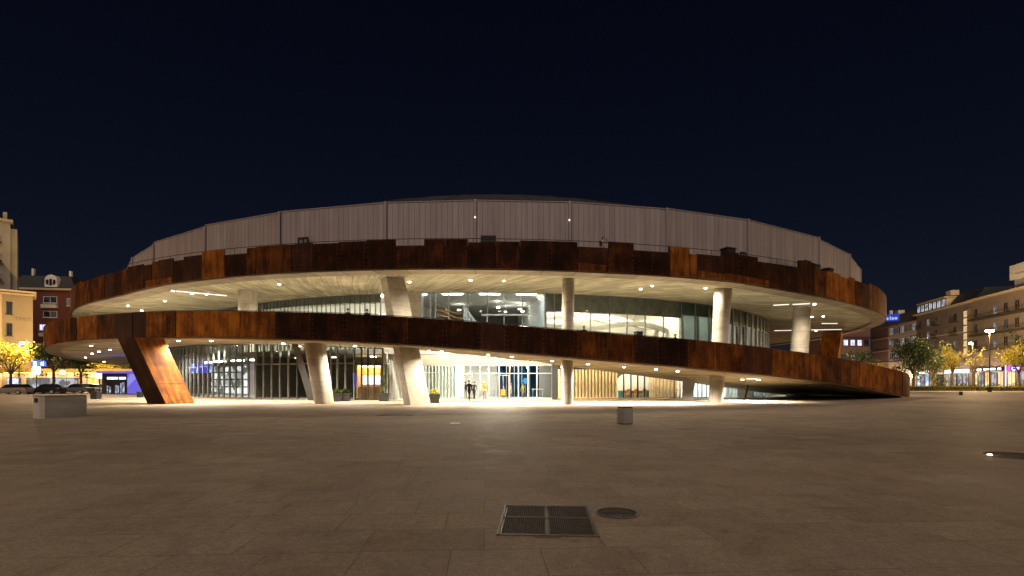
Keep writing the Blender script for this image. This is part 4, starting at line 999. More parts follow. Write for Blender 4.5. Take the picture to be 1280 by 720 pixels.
street_lamp(gp(1216, 100, 0), R(90), 'smaller lamp shining through the bare limbed tree on the right', 9.8, 30000, 1, base=False)
street_lamp(gp(1050, 124, 0), R(90), 'distant street lamp shining just past the orange steel leg', 9.0, 9000, 1, (1, .8, .5), base=False)
street_lamp(gp(1140.5, 101, 0), R(90), 'low amber lamp peeping over the end of the ramp', 3.4, 5000, 1, (1, .55, .2), base=False)
street_lamp((-58, 36, 0), R(30), 'tall plaza lamp beyond the left edge of the view', 10, 8000, 2)
street_lamp((66, 44, 0), R(-30), 'tall plaza lamp beyond the right edge of the view', 10, 7500, 2)

# ------------------------------------------------------------------ cars
def make_car(loc, rz, label, col, kind='saloon'):
    o = thing('parked_car', label, 'car', loc, rz, 'cars parked along the left road')
    pm, nt = newmat('car_paint')
    p = N(nt, 'ShaderNodeBsdfPrincipled', Roughness=.28, Metallic=.3); p.inputs['Coat Weight'].default_value = .6; tc = N(nt, 'ShaderNodeTexCoord'); no = N(nt, 'ShaderNodeTexNoise', Scale=2.0); L(nt, tc, 'Object', no, 'Vector')
    nt.links.new(ramp(nt, no.outputs[0], [(.3, tuple(c*.88 for c in col)), (.7, col)]), p.inputs['Base Color']); out(nt, p)
    st = [(-2.2, .62, .42, .72), (-2.1, .80, .25, .80), (-1.5, .88, .20, .86), (-.7, .90, .20, .90), (.6, .90, .20, .94), (1.5, .88, .20, .96), (2.0, .84, .25, .95), (2.15, .70, .38, .80)]
    def loft(stations, shape):
        m = MB(); vs = []; k = None
        for s_ in stations:
            q = shape(s_); k = len(q); vs += q
        n_ = len(stations)
        m.mesh(vs, [(i*k + j, (i+1)*k + j, (i+1)*k + (j+1) % k, i*k + (j+1) % k) for i in range(n_ - 1) for j in range(k)])
        m.face(vs[:k]); m.face(vs[-k:][::-1]); return m
    loft(st, lambda s_: [Vector((s_[0], y, z)) for y, z in ((-s_[1]*.9, s_[2]), (-s_[1], s_[2] + .18), (-s_[1], s_[3] - .16), (-s_[1]*.9, s_[3]), (s_[1]*.9, s_[3]), (s_[1], s_[3] - .16), (s_[1], s_[2] + .18), (s_[1]*.9, s_[2]))]).build('body', pm, o, smooth=False)
    tail = 1.95 if kind == 'estate' else 1.55
    gs = [(-1.05, .78, .90), (-.45, .70, 1.38), (.1, .68, 1.46), (.9 if kind != 'estate' else 1.4, .68, 1.44), (tail, .76, .96)]
    loft(gs, lambda s_: [Vector((s_[0], y, z)) for y, z in ((-.80, .86), (-s_[1], s_[2]), (s_[1], s_[2]), (.80, .86))]).build('windows', M['glass_opaque'], o)
    rs = [(-.42, .66, 1.395), (.1, .655, 1.475), (gs[3][0] + .02, .655, 1.455)]
    loft(rs, lambda s_: [Vector((s_[0], y, z)) for y, z in ((-s_[1], s_[2] - .012), (-s_[1]*.9, s_[2] + .02), (s_[1]*.9, s_[2] + .02), (s_[1], s_[2] - .012))]).build('roof', pm, o)
    for x in (-1.38, 1.32):
        for y in (-.86, .86):
            m = MB(); m.tube((x, y - .1, .31), (x, y + .1, .31), .31, n=16); w = m.build('wheel', M['rubber'], o)
            m = MB(); yy = y + (.102 if y > 0 else -.102); m.tube((x, yy, .31), (x, yy + (.01 if y > 0 else -.01), .31), .19, n=12); m.build('rim', M['fin_light'], w)
    for y in (-.62, .62):
        m = MB(); m.box((-2.13, y, .66), (.14, .34, .13)); m.build('headlight', M['white_metal'], o)
        m = MB(); m.box((2.10, y, .80), (.12, .30, .14)); m.build('tail_light', plain('red_lens', (.35, .01, .01), .25), o)
    return o
make_car(gp(17, 71, .004), R(6), 'dark car with pale side parked leftmost on the road', (.34, .27, .22), 'estate')
make_car(gp(60, 74, .004), R(2), 'black saloon second from the left, parked before the shop windows', (.02, .02, .024))
make_car(gp(97, 77, .004), R(-3), 'dark grey car third from left, parked behind the saloon', (.16, .16, .165))
make_car(gp(118, 80, .004), R(178), 'silver white car parked rightmost, behind the square litter bin', (.78, .76, .72), 'estate')
make_car(gp(969, 96, .004), R(15), 'red car glimpsed under the low end of the ramp', (.35, .03, .02))

# ------------------------------------------------------------------ houses
def V2(p, q): return (Vector((q[0] - p[0], q[1] - p[1], 0)))
class Facade:
    """a vertical wall from a to b (left to right seen from the plaza); u along, z up, n out"""
    def __init__(s, a, b):
        s.a = Vector((a[0], a[1], 0)); s.u = V2(a, b).normalized(); s.n = Vector((s.u.y, -s.u.x, 0)); s.len = V2(a, b).length; s.rz = math.atan2(s.u.y, s.u.x)
    def at(s, x, z, o=0): return s.a + s.u*x + s.n*o + Vector((0, 0, z))
    def box(s, m, x, z, w, h, o0, o1): m.box(s.at(x, z, (o0 + o1)/2), (w, o1 - o0, h), s.rz)
def block(name_part, a, b, depth, z0, z1, mat, parent):
    f = Facade(a, b); m = MB(); p = [f.at(0, z0), f.at(f.len, z0), f.at(f.len, z0, -depth), f.at(0, z0, -depth)]
    m.hexa(p, [q + Vector((0, 0, z1 - z0)) for q in p]); return f, m.build(name_part, mat, parent)
def window(f, x, z, w, h, parent, pane, frame='white_metal', balcony=False, shutters=False):
    m = MB(); t = .12
    f.box(m, x - w/2 + t/2, z, t, h, .0, .12); f.box(m, x + w/2 - t/2, z, t, h, .0, .12); f.box(m, x, z + h/2 - t/2, w - 2*t, t, .0, .12); f.box(m, x, z - h/2 + t/2, w - 2*t, t, .0, .12); f.box(m, x, z, .07, h - 2*t, .03, .10)
    f.box(m, x, z - h/2 - .06, w + .3, .12, .0, .2)
    if shutters:
        for sg in (-1, 1): f.box(m, x + sg*(w*.78), z, w*.5, h, .01, .07)
    o = m.build('window', M[frame] if isinstance(frame, str) else frame, parent)
    m = MB(); f.box(m, x, z, w - .1, h - .1, .0, .05); m.build('pane', pane, o)
    if balcony:
        m = MB(); f.box(m, x, z - h/2 - .22, w + 1.0, .16, .0, .95)
        n = int((w + 1.0)/.17)
        for i in range(n + 1): f.box(m, x - w/2 - .48 + i*(w + .96)/n, z - h/2 + .36, .03, 1.0, .90, .93)
        f.box(m, x, z - h/2 + .88, w + 1.0, .06, .88, .95)
        for sg in (-1, 1): f.box(m, x + sg*(w/2 + .48), z - h/2 + .88, .05, .06, .0, .88)
        m.build('balcony', M['iron'], o)
    return o
beige = plain('beige_render', (.29, .23, .145), .8, 0, .08, .4); beige2 = plain('pale_beige_render', (.42, .38, .31), .8, 0, .08, .4)
brick_red = plain('dark_red_brick', (.16, .05, .036), .85, 0, .15, 2); tanb = plain('tan_render', (.20, .155, .125), .8, 0, .1, .5); pinkish = plain('pink_render', (.60, .46, .41), .8, 0, .08, .4); tile = plain('brown_roof_tiles', (.07, .045, .032), .8, 0, .25, 1.5)
slate = plain('dark_slate', (.03, .03, .033), .7, 0, .2, 1); creamt = plain('cream_trim', (.55, .44, .29), .7, 0, .08)
w_cold = emit_varied('cold_lit_window', (.45, .5, 1.0), (.8, .85, 1), 1.6, .8); w_soft = emit_varied('soft_lit_window', (.16, .15, .15), (.42, .40, .42), .6, 1.0); w_white = emit_varied('white_lit_window', (.25, .25, .26), (.8, .82, .9), .7, 1.0); w_warm = emit_varied('warm_lit_window', (.8, .5, .22), (1, .75, .42), .8, 1.2); w_dim = emit_varied('dim_window', (.02, .02, .022), (.12, .11, .10), .35, .7)

# tall beige block at the left edge, with its lower wing
H1 = thing('apartment_block', 'tall beige apartment block with balconies at far left', 'building', gp(0, 104, 0))
def at0(o, f): f.a = f.a - o.location
def rel(o, p): return (p[0] - o.location.x, p[1] - o.location.y)
d = 104
bx, by = X(13, d), d
f, _ = block('wall', rel(H1, (bx - 30*.72, by - 30*.69)), rel(H1, (bx, by)), 12, 0, 35.2, beige2, H1)
m = MB(); f.box(m, f.len/2, 35.5, f.len + .8, .5, -14, .4); f.box(m, f.len - .8, 36.5, .6, 1.6, -1, -.4); m.build('cornice', creamt, H1)
m = MB(); f.box(m, f.len + .5, 17, 1.0, 34.2, -12, -.6); m.build('stair_tower', beige2, H1)
for zc in (32.0, 28.2, 24.3, 20.6):
    for xx, pn in ((f.len - 2.6, M['glass_mid'] if zc != 28.2 else w_white), (f.len - 7.0, w_dim)): window(f, xx, zc, 1.7, 2.2, H1, pn, 'iron', balcony=True)
H2 = thing('house', 'warm beige house with roof cornice and narrow windows at left', 'building', gp(0, 97, 0))
bx, by = X(41, 97), 97
f, _ = block('wall', rel(H2, (bx - 25*.72, by - 25*.69)), rel(H2, (bx, by)), 9, 0, 18.9, beige, H2)
m = MB(); f.box(m, f.len/2, 19.2, f.len + 1.0, .35, -10, .5); f.box(m, f.len/2, 18.7, f.len + .5, .3, .005, .3); f.box(m, f.len - 4.4, 9.4, .35, 18, .005, .2); m.build('cornice', creamt, H2)
for zc in (15.9, 11.8): window(f, f.len - 3.2, zc, .8, 2.4, H2, w_dim, 'iron')
for zc in (15.5, 11.5): window(f, f.len - 6.2, zc, 1.6, 2.8, H2, w_dim, 'iron', balcony=True)
fc = bpy.data.curves.new('wall_lettering', 'FONT'); fc.body = 'TMIX'; fc.size = 1.0; fc.extrude = .03
fo = bpy.data.objects.new('tmp', fc); COL.objects.link(fo); dg = bpy.context.evaluated_depsgraph_get(); me = bpy.data.meshes.new_from_object(fo.evaluated_get(dg)); COL.objects.unlink(fo); bpy.data.objects.remove(fo)
lo = bpy.data.objects.new('lettering', me); COL.objects.link(lo); lo.parent = H2; me.materials.append(tanb)
lo.matrix_local = Matrix.Translation(f.at(f.len - 2.5, 13.6, .03)) @ Matrix.Rotation(f.rz, 4, 'Z') @ Matrix.Rotation(R(90), 4, 'X')
# red brick house with mansard
H3 = thing('brick_house', 'dark red brick house with black mansard roof and white arched dormer', 'building', gp(60, 128, 0))
d = 128
f, _ = block('wall', rel(H3, (X(20, d), 126)), rel(H3, (X(93, d), 128)), 16, 0, 25.3, brick_red, H3)
m = MB(); f.box(m, f.len/2, 25.6, f.len + .8, .5, -16, .5); m.build('cornice', creamt, H3)
b0 = [f.at(0, 25.85, -.3), f.at(f.len, 25.85, -.3), f.at(f.len, 25.85, -15), f.at(0, 25.85, -15)]; t0 = [f.at(1.6, 29.4, -2), f.at(f.len - 2.2, 29.4, -2), f.at(f.len - 3, 29.4, -13), f.at(2, 29.4, -13)]
m = MB(); m.hexa(b0, t0); rf = m.build('roof', slate, H3)
m = MB(); f.box(m, 3.8, 29.6, .5, 3.4, -3, -2.4); f.box(m, f.len - 2.6, 29.9, .5, 2.0, -3, -2.4); m.build('chimney', M['white_in'], rf)
m = MB(); f.box(m, f.len*.635 + .0, 27.1, 2.9, 1.7, -1.6, -.1); 
m.tube(f.at(f.len*.635, 27.95, -1.6), f.at(f.len*.635, 27.95, -.1), 1.45, n=16); dm = m.build('dormer', M['white_metal'], rf)
m = MB()
for k_ in (-1, 0, 1): f.box(m, f.len*.635 + k_*.8, 27.5, .5, 1.2 + (.4 if k_ == 0 else 0), -.09, -.03)
m.build('pane', M['glass_opaque'], dm)
xw = f.len*.635
for zc, pn in ((22.9, w_dim), (19.2, w_dim)): window(f, xw, zc, 3.2, 1.7, H3, pn)
for k_ in (-1, 0, 1): window(f, xw + k_*1.75, 15.8, 1.5, 1.6, H3, w_cold)
for zc in (12.2, 8.4): window(f, xw, zc, 3.2, 1.7, H3, w_dim)
m = MB(); f.box(m, xw, 21.2, 3.6, .9, .0, .7); m.build('balcony', M['white_in'], H3)
m = MB(); f.box(m, xw, 13.9, 4.2, .9, 0, .9); m.build('balcony', M['white_in'], H3)
window(f, f.len - 1.3, 22.4, .8, 2, H3, w_dim); 
# low arcade of shops with yellow lit eaves
H4 = thing('shop_arcade', 'low row of shops with glowing yellow eaves behind the parked cars', 'shops', gp(60, 94, 0))
f, _ = block('wall', rel(H4, (X(-30, 94), 94)), rel(H4, (X(185, 94), 98)), 9, 0, 3.7, plain('cream_wall', (.52, .43, .33), .8, 0, .06), H4)
m = MB(); f.box(m, f.len/2, 3.95, f.len + .6, .75, -9, 1.1); m.build('canopy', plain('yellow_canopy', (.60, .40, .08), .6), H4)
m = MB(); f.box(m, f.len/2, 3.53, f.len, .09, .9, 1.06); m.build('canopy_light', emit('amber_strip', (1, .62, .14), 5), H4)
for i in range(9): lamp('canopy_lamp', 'POINT', f.at(2 + i*f.len/9, 3.3, .7), 110, (1, .72, .38), H4, .2)
for xx, w, pn in ((6, 3.4, w_cold), (11, 4.6, w_white), (15.6, 4.2, w_white), (20.3, 2.2, emit('amber_window', (1, .5, .1), 2.2)), (24, 4, w_white), (28, 3.6, w_white)):
    window(f, xx, 1.45, w, 2.3, H4, pn, 'iron')
# pharmacy style sign post, blue and white
def sign(px, d, z0, w, h, label, mat, pole=True, marks=None, post=.07):
    o = thing('lit_sign', label, 'sign', gp(px, d, 0)); m = MB(); m.box((0, 0, z0 + h/2), (w, .16, h)); m.build('panel', mat, o)
    if pole: m = MB(); m.tube((0, .1, 0), (0, .1, z0 + .2), post, n=8); m.build('pole', M['iron'], o)
    if marks:
        m = MB()
        for x, z, ww, hh in marks: m.box((x*w, -.10, z0 + h*z), (ww*w, .03, hh*h))
        m.build('sign_marks', emit('sign_white', (.85, .9, 1), 4), o)
    return o
blue_em = emit('blue_sign', (.04, .12, .9), 3.0)
sign(45, 84, 3.0, 1.3, 1.4, 'white lit shop sign on a post under a blue glow', emit('white_sign', (.9, .94, 1), 3.2))
sign(49, 84.4, 4.45, 2.2, .95, 'blue lit sign with two white marks above the shop eaves', blue_em, False, [(-.28, .5, .22, .7), (.28, .5, .2, .7)])
sign(78, 88, 3.1, 1.0, .7, 'small red and white lit sign over the amber shop door', emit('red_sign', (1, .35, .25), 4.5), False)
# purple lit kiosk
K = thing('station_kiosk', 'black fronted kiosk washed in violet light beside the rusty leg', 'kiosk', gp(150, 72, .004), R(4))
m = MB(); m.box((0, 1.2, 1.5), (5.0, 2.4, 3.0)); m.build('body', M['black'], K)
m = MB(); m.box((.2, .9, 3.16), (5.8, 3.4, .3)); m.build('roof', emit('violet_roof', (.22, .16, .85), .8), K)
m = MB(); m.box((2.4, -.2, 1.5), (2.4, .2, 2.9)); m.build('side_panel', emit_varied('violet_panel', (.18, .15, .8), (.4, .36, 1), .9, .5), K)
m = MB()
for x, w in ((-1.2, 1.1), (-.45, .3), (.35, .9)): m.box((x, -.03, 2.3), (w, .05, .34))
m.build('lit_lettering', M['screen_white'], K)
m = MB()
for x, w, h in ((-1.7, .13, 1.1), (-1.35, .2, 1.0), (-.5, .3, 1.2), (-.2, .12, 1.1), (.15, .14, 1.5), (.5, .26, 1.6)): m.box((x, -.03, h/2 + .1), (w, .05, h))
m.build('display', emit_varied('kiosk_display', (.2, .25, .35), (.75, .75, .9), .8, 3), K)
lamp('violet_lamp', 'POINT', (2.9, -1.2, 2.6), 130, (.35, .3, 1), K, .2)
sign(124, 73, 2.3, .9, .8, 'small white lit box sign on a post left of the violet kiosk', emit('white_sign2', (.9, .9, 1), 4))

# right hand side street: one line of houses
A_, B_ = Vector((115, 112, 0)), Vector((135, 185, 0))
def pt(px):                          # where a bearing meets that line of houses
    k_ = (px - 640)/FOC; dx, dy = B_ - A_, 0
    s_ = (A_.x - k_*A_.y)/(k_*(B_.y - A_.y) - (B_.x - A_.x)); return A_ + (B_ - A_)*s_
def house(px0, px1, label, wall, z1, name='house'):
    a, b = pt(px0), pt(px1); o = thing(name, label, 'building', a)
    f, w = block('wall', (0, 0), (b.x - a.x, b.y - a.y), 14, 0, z1, wall, o); return o, f
def shopfront(f, o, x0, x1, z1, board, lit, n=3, glow=1.0, marks=None):
    m = MB(); f.box(m, (x0+x1)/2, z1 + .45, x1 - x0 - .1, .9, .0, .35); sb = m.build('shop_sign', board, o)
    if marks:
        m = MB()
        for q, ww, hh in marks: f.box(m, x0 + (x1 - x0)*q, z1 + .45, ww, hh, .36, .40)
        m.build('sign_marks', emit('sign_marks', (.85, .9, 1), 4), sb)
    w = (x1 - x0)/n
    for i in range(n): window(f, x0 + w*(i + .5), z1/2 + .05, w*.86, z1 - .5, o, lit if i % 2 == 0 else w_white, 'iron')
O1, f = house(1091, 1145.5, 'pink rendered hotel with white windows and brown roof behind the ramp end', pinkish, 21.2, 'hotel')
m = MB(); L_ = f.len
for zc in (17.4, 12.9, 8.6): f.box(m, L_/2, zc, L_ + .2, .35, .0, .25)
m.build('string_course', creamt, O1)
m = MB(); m.hexa([f.at(-.6, 21.2, .8), f.at(L_ + .6, 21.2, .8), f.at(L_ + .6, 21.2, -14), f.at(-.6, 21.2, -14)], [f.at(0, 26.0, -5), f.at(L_, 26.0, -5), f.at(L_, 26, -10), f.at(0, 26, -10)]); rf = m.build('roof', tile, O1)
m = MB(); f.box(m, L_*.2, 26.4, 2.6, 2.2, -7, -5); f.box(m, L_*.1, 26.6, .9, 2.8, -5, -4); m.build('chimney', M['white_in'], rf)
for zc in (19.3, 15.2, 10.7):
    for k_, fx in enumerate((.48, .60, .72, .84, .95)): window(f, L_*fx, zc, 2.6, 2.4, O1, (M['glass_mid'], w_soft, w_dim, w_soft)[(k_*3 + int(zc)) % 4], 'white_metal', shutters=False)
    m = MB()
    for fx in (.54, .66, .78, .90): f.box(m, L_*fx, zc, 1.5, 2.2, .01, .06)
    m.build('shutter', tile, O1)
m = MB(); f.box(m, L_*.20, 10.5, L_*.40, 21.0, .0, .12); m.build('side_wall', plain('brick_pink', (.26, .14, .105), .8, 0, .1, .8), O1)
fh, Lh = f, L_
O2, f2 = house(1145.5, 1214, 'grey tan apartment house with a row of attic windows under a white eave', tanb, 22.4)
L2 = f2.len
m = MB(); f2.box(m, L2/2, 22.75, L2 + .6, .5, -14, .9); f2.box(m, L2*.5, 15.2, L2, .25, 0, .2); m.build('cornice', creamt, O2)
m = MB(); m.hexa([f2.at(0, 23.0, -.6), f2.at(L2, 23.0, -.6), f2.at(L2, 23.0, -13.5), f2.at(0, 23, -13.5)], [f2.at(0, 26.4, -3), f2.at(L2, 26.4, -3), f2.at(L2, 26.4, -12), f2.at(0, 26.4, -12)]); rf2 = m.build('roof', slate, O2)
m = MB(); f2.box(m, L2*.30, 25.9, L2*.56, .45, -3.4, .3); f2.box(m, L2*.30, 24.3, L2*.55, 2.6, -3.2, -.3); f2.box(m, L2*.55, 27, 2.4, 1.4, -3, -1); m.build('attic', creamt, rf2)
for k_ in range(7): window(f2, L2*(.06 + .08*k_), 24.35, 1.9, 2.2, O2, w_white, 'iron')
for zc in (19.6, 15.9, 12.0, 8.6):
    for k_ in range(6): window(f2, L2*(.09 + .165*k_), zc, 1.6, 2.3, O2, (w_soft, w_dim, M['glass_mid'], M['glass_opaque'])[(k_*5 + int(zc)) % 4], tanb, balcony=(k_ % 2 == 0))
m = MB(); f2.box(m, L2 - .9, 15.0, 1.8, 12, .0, .8); tw = m.build('stair_window', tanb, O2)
for k_ in range(6):
    m = MB(); f2.box(m, L2 - .9, 9.9 + k_*1.95, 1.4, 1.6, .8, .85); m.build('pane', w_warm, tw)
O3, f3 = house(1214, 1330, 'tan corner house with white roof boxes and long balconies at right edge', tanb, 22.6)
# facades run right to left seen from the plaza: x is measured from the far (left) end after the flip below
L3 = f3.len
m = MB(); f3.box(m, L3/2, 22.9, L3 + .6, .5, -14, .9); m.build('cornice', creamt, O3)
m = MB(); f3.box(m, L3*.86, 25.6, L3*.22, 5.2, -9, -1.0); f3.box(m, L3*.56, 25.0, L3*.36, 4.6, -11, -2.6); f3.box(m, L3*.40, 28, L3*.2, 3.5, -10, -3); m.build('roof_box', M['white_in'], O3)
for zc in (19.4, 15.4, 11.4):
    m = MB(); f3.box(m, L3*.5, zc - 1.75, L3*.96, .3, .0, 1.2); 
    for i in range(60): f3.box(m, L3*(.03 + .94*i/59), zc - 1.1, .04, 1.0, 1.12, 1.16)
    f3.box(m, L3*.5, zc - .58, L3*.96, .07, 1.1, 1.18); m.build('balcony', M['iron'], O3)
    for k_ in range(8): window(f3, L3*(.07 + .123*k_), zc, 1.6, 2.4, O3, (w_dim, w_soft, M['glass_mid'], M['glass_opaque'])[(k_*3 + int(zc)) % 4], tanb)
navy = emit('navy_board', (.03, .03, .16), .5); white_board = emit('white_board', (.86, .9, 1), 2.6); amber = emit_varied('amber_shop', (.9, .5, .16), (1, .75, .4), 1.3, .8); coolshop = emit_varied('cool_shop', (.2, .45, .9), (.85, .9, 1), 1.4, .9)
shopfront(f2, O2, .5, L2*.36, 4.3, white_board, coolshop, 4)
shopfront(f2, O2, L2*.40, L2*.56, 4.3, M['black'], w_dim, 1)
shopfront(f2, O2, L2*.58, L2*.97, 4.3, white_board, w_white, 4)
shopfront(f3, O3, L3*.02, L3*.42, 4.5, navy, amber, 5, marks=[(.06, 1.0, .35), (.26, 2.0, .45), (.48, 1.5, .4), (.68, 2.4, .45), (.90, 1.2, .45)])
shopfront(f3, O3, L3*.45, L3*.97, 4.5, emit('magenta_board', (.30, .03, .22), .6), amber, 5)
for f_, L_q, O_q in ((fh, Lh, O1), (f2, L2, O2), (f3, L3, O3)):
    for k_ in range(5): lamp('shop_lamp', 'POINT', f_.at(L_q*(.1 + .2*k_), 4.0, 1.5), 600, (1, .82, .62), O_q, .25)  # the hotel has no shops, its row is added to brighten the front
# hanging signs
o = thing('shop_sign', 'blue projecting sign with white letters C M and red edge at the right shops', 'sign', gp(1269, 104, 0))
m = MB(); m.box((0, 0, 4.55), (2.3, .2, 1.05)); m.build('panel', emit('blue_panel', (.03, .05, .75), 1.6), o)
m = MB(); m.box((-1.35, 0, 4.6), (.35, .22, 1.2)); m.box((1.3, 0, 4.6), (.25, .22, 1.1)); m.box((-.2, 0, 5.25), (2.2, .2, .1)); m.build('rim', emit('magenta_rim', (1, .08, .35), 2), o)
fc = bpy.data.curves.new('letters', 'FONT'); fc.body = 'C M'; fc.size = 1.05; fc.extrude = .03; fc.align_x = 'CENTER'
fo = bpy.data.objects.new('tmp', fc); COL.objects.link(fo); dg = bpy.context.evaluated_depsgraph_get(); me = bpy.data.meshes.new_from_object(fo.evaluated_get(dg)); COL.objects.unlink(fo); bpy.data.objects.remove(fo)
lo = bpy.data.objects.new('lettering', me); COL.objects.link(lo); lo.parent = o; me.materials.append(emit('white_letters', (.9, .92, 1), 5)); lo.matrix_local = Matrix.Translation((0, -.16, 4.2)) @ Matrix.Rotation(R(90), 4, 'X')
m = MB(); m.tube((-1.9, .1, 0), (-1.9, .1, 5.4), .1, n=8); m.build('pole', emit('violet_tube', (.75, .7, 1), 1.6), o)
o = thing('roof_sign', 'blue lit roof sign with pale lettering on the pink hotel', 'sign', gp(1111.5, 167, 0), R(-37))
zc = Z(397.3, 167)
m = MB(); m.box((0, 0, zc), (5.4, .3, 2.3)); m.build('panel', emit('blue_roof_sign', (.03, .07, .55), .75), o)
m = MB()
for x, w, h in ((-1.9, .5, 1.0), (-1.2, .3, 1.4), (-.5, .6, .8), (.3, .3, 1.2), (.95, .6, .8), (1.8, .7, .8)): m.box((x, -.17, zc - .5 + h/2 - .2), (w, .04, h))
m.build('sign_marks', emit('pale_marks', (.6, .66, 1), .8), o)
for x in (-2.0, 2.0):
    m = MB(); m.tube((x, .1, zc - 2.6), (x, .1, zc - 1), .07, n=6); m.tube((x, .1, zc - 2.5), (x, 4.5, zc - 2.5), .07, n=6); m.build('leg', M['iron'], o)
# dark red block behind the steel leg
O4 = thing('office_block', 'dark brick block with cold lit top floor windows behind the arena', 'building', gp(1075, 175, 0))
f, _ = block('wall', (-14, 0), (6.5, 4), 14, 0, 21, plain('brown_brick', (.14, .07, .055), .85, 0, .2), O4)
m = MB(); f.box(m, f.len/2 + 3, 17.6, f.len*.66, .3, 0, 1.4); m.build('balcony', M['black'], O4)
for k_ in range(5): window(f, f.len*(.36 + .14*k_), 15.9, 2.0, 2.2, O4, w_cold if k_ < 4 else w_dim, 'iron')
for k_ in range(4): window(f, f.len*(.25 + .2*k_), 10.6, 2.0, 2.4, O4, w_white if k_ == 2 else w_dim, 'iron')
# houses closing the street far behind the plaza on both sides
for x, y, w, h, lab in ((70, 230, 70, 20, 'far dark house row closing the street behind the arena'), (-95, 190, 60, 17, 'far dark house row behind the left hand trees')):
    o = thing('far_house', lab, 'building', (x, y, 0)); f, _ = block('wall', (-w/2, 0), (w/2, 0), 12, 0, h, plain('far_wall', (.12, .085, .07), .85, 0, .2), o)
    m = MB(); m.hexa([f.at(-.5, h, .5), f.at(w + .5, h, .5), f.at(w + .5, h, -12), f.at(-.5, h, -12)], [f.at(0, h + 3, -5), f.at(w, h + 3, -5), f.at(w, h + 3, -7), f.at(0, h + 3, -7)]); m.build('roof', tile, o)
    for k_ in range(9): window(f, w*(.06 + .11*k_), h*.55, 1.8, 2.2, o, w_dim)

# ------------------------------------------------------------------ planting
def tree(px, d, h, cr, label, leaf, nleaf=1500, ls=.30, trunk_h=None, bare=False, seed=1, flat=.75, group='street trees'):
    rg = random.Random(seed); o = thing('tree', label, 'tree', gp(px, d, 0), rg.uniform(0, 6), group)
    th = (trunk_h or h*.42)*.82; m = MB(); base_r = .09 + h*.014
    top = Vector((rg.uniform(-.2, .2), rg.uniform(-.2, .2), th)); m.tube((0, 0, 0), top*.5 + Vector((rg.uniform(-.1, .1), 0, 0)), base_r*1.25, base_r, n=8); m.tube(top*.5, top, base_r, base_r*.85, n=8)
    tips = []; nl = 8
    for i in range(nl):
        a = 6.283*i/nl + rg.uniform(-.3, .3); ln = (h - th)*rg.uniform(.38, 1.0); out_ = cr*rg.uniform(.3, .95)
        mid = top + Vector((math.cos(a)*out_*.45, math.sin(a)*out_*.45, ln*.5)); end = top + Vector((math.cos(a)*out_, math.sin(a)*out_, ln*rg.uniform(.7, 1)))
        m.tube(top, mid, base_r*.55, base_r*.32, n=6); m.tube(mid, end, base_r*.32, base_r*.10, n=5)
        for f_ in (.35, .7, 1.0): tips.append((mid.lerp(end, f_), rg.uniform(.2, .48)*cr*(.6 if bare else 1)))
        for j in range(3):
            e2 = mid.lerp(end, rg.uniform(.1, .8)); e3 = e2 + Vector((rg.uniform(-1, 1), rg.uniform(-1, 1), rg.uniform(-.1, .9)))*cr*.38; m.tube(e2, e3, base_r*.16, base_r*.05, n=4); tips.append((e3, rg.uniform(.15, .42)*cr*(.5 if bare else 1)))
    for i in range(16):
        q = Vector((rg.gauss(0, .42), rg.gauss(0, .42), rg.uniform(-.1, .95))); w_ = math.sqrt(max(.1, 1 - (q.z - .4)**2*1.6)); tips.append((top + Vector((q.x*cr*w_, q.y*cr*w_, q.z*(h - th)*.92)), cr*rg.uniform(.16, .36)*(.4 if bare else 1)))
    m.build('trunk', M['bark'], o, smooth=True)
    m = MB()
    for i in range(int(nleaf*1.45)):
        c, r_ = rg.choice(tips)
        while True:
            q = Vector((rg.uniform(-1, 1), rg.uniform(-1, 1), rg.uniform(-1, 1)))
            if q.length <= 1: break
        q = q.normalized()*(q.length**.6); pos = c + Vector((q.x*r_, q.y*r_, q.z*r_*flat)); l = ls*.85*rg.uniform(.55, 1.35)
        u = Vector((rg.gauss(0, 1), rg.gauss(0, 1), rg.gauss(0, .7))).normalized(); w = u.cross(Vector((rg.gauss(0, 1), rg.gauss(0, 1), rg.gauss(0, 1)))).normalized()
        m.face([pos - u*l*.5, pos + w*l*.32, pos + u*l*.5, pos - w*l*.32])
    m.build('crown', M[leaf], o)
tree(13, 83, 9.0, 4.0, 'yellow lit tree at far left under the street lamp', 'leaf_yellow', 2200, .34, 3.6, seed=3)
tree(68, 84, 9.2, 3.6, 'dark tree with pale forked trunk before the red brick house', 'leaf_dark', 2000, .34, 4.2, seed=4)
tree(48, 99, 9.6, 3.6, 'dark tree behind the blue shop sign', 'leaf_dark', 1600, .36, 4.0, seed=14)
tree(102, 88, 7.4, 3.2, 'dark tree with straight trunk between shop windows', 'leaf_dark', 1800, .34, 3.8, seed=5)
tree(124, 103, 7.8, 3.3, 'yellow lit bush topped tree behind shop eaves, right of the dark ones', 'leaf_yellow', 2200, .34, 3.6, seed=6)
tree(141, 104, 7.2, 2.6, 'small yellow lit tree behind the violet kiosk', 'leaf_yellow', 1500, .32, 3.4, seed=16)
tree(160, 106, 7.0, 2.8, 'dark green tree just left of the rusty leg behind the kiosk', 'leaf_mid', 1500, .32, 3.4, seed=7)
lamp('tree_glow_lamp', 'POINT', gp(127, 97, 6.2), 14000, (1, .66, .25), None, .3)
tree(1142, 97, 11.2, 4.0, 'large dark green tree behind the end of the ramp', 'leaf_dark', 4200, .36, 3.4, seed=8, flat=1.0)
tree(1165, 103, 10.5, 3.6, 'mid green tree right of the large dark one', 'leaf_mid', 3000, .34, 3.2, seed=9, flat=1.0)
tree(1190, 95, 9.0, 1.5, 'slender yellow lit tree left of the bare limbed one', 'leaf_yellow', 900, .28, 4.0, seed=10, flat=1.6)
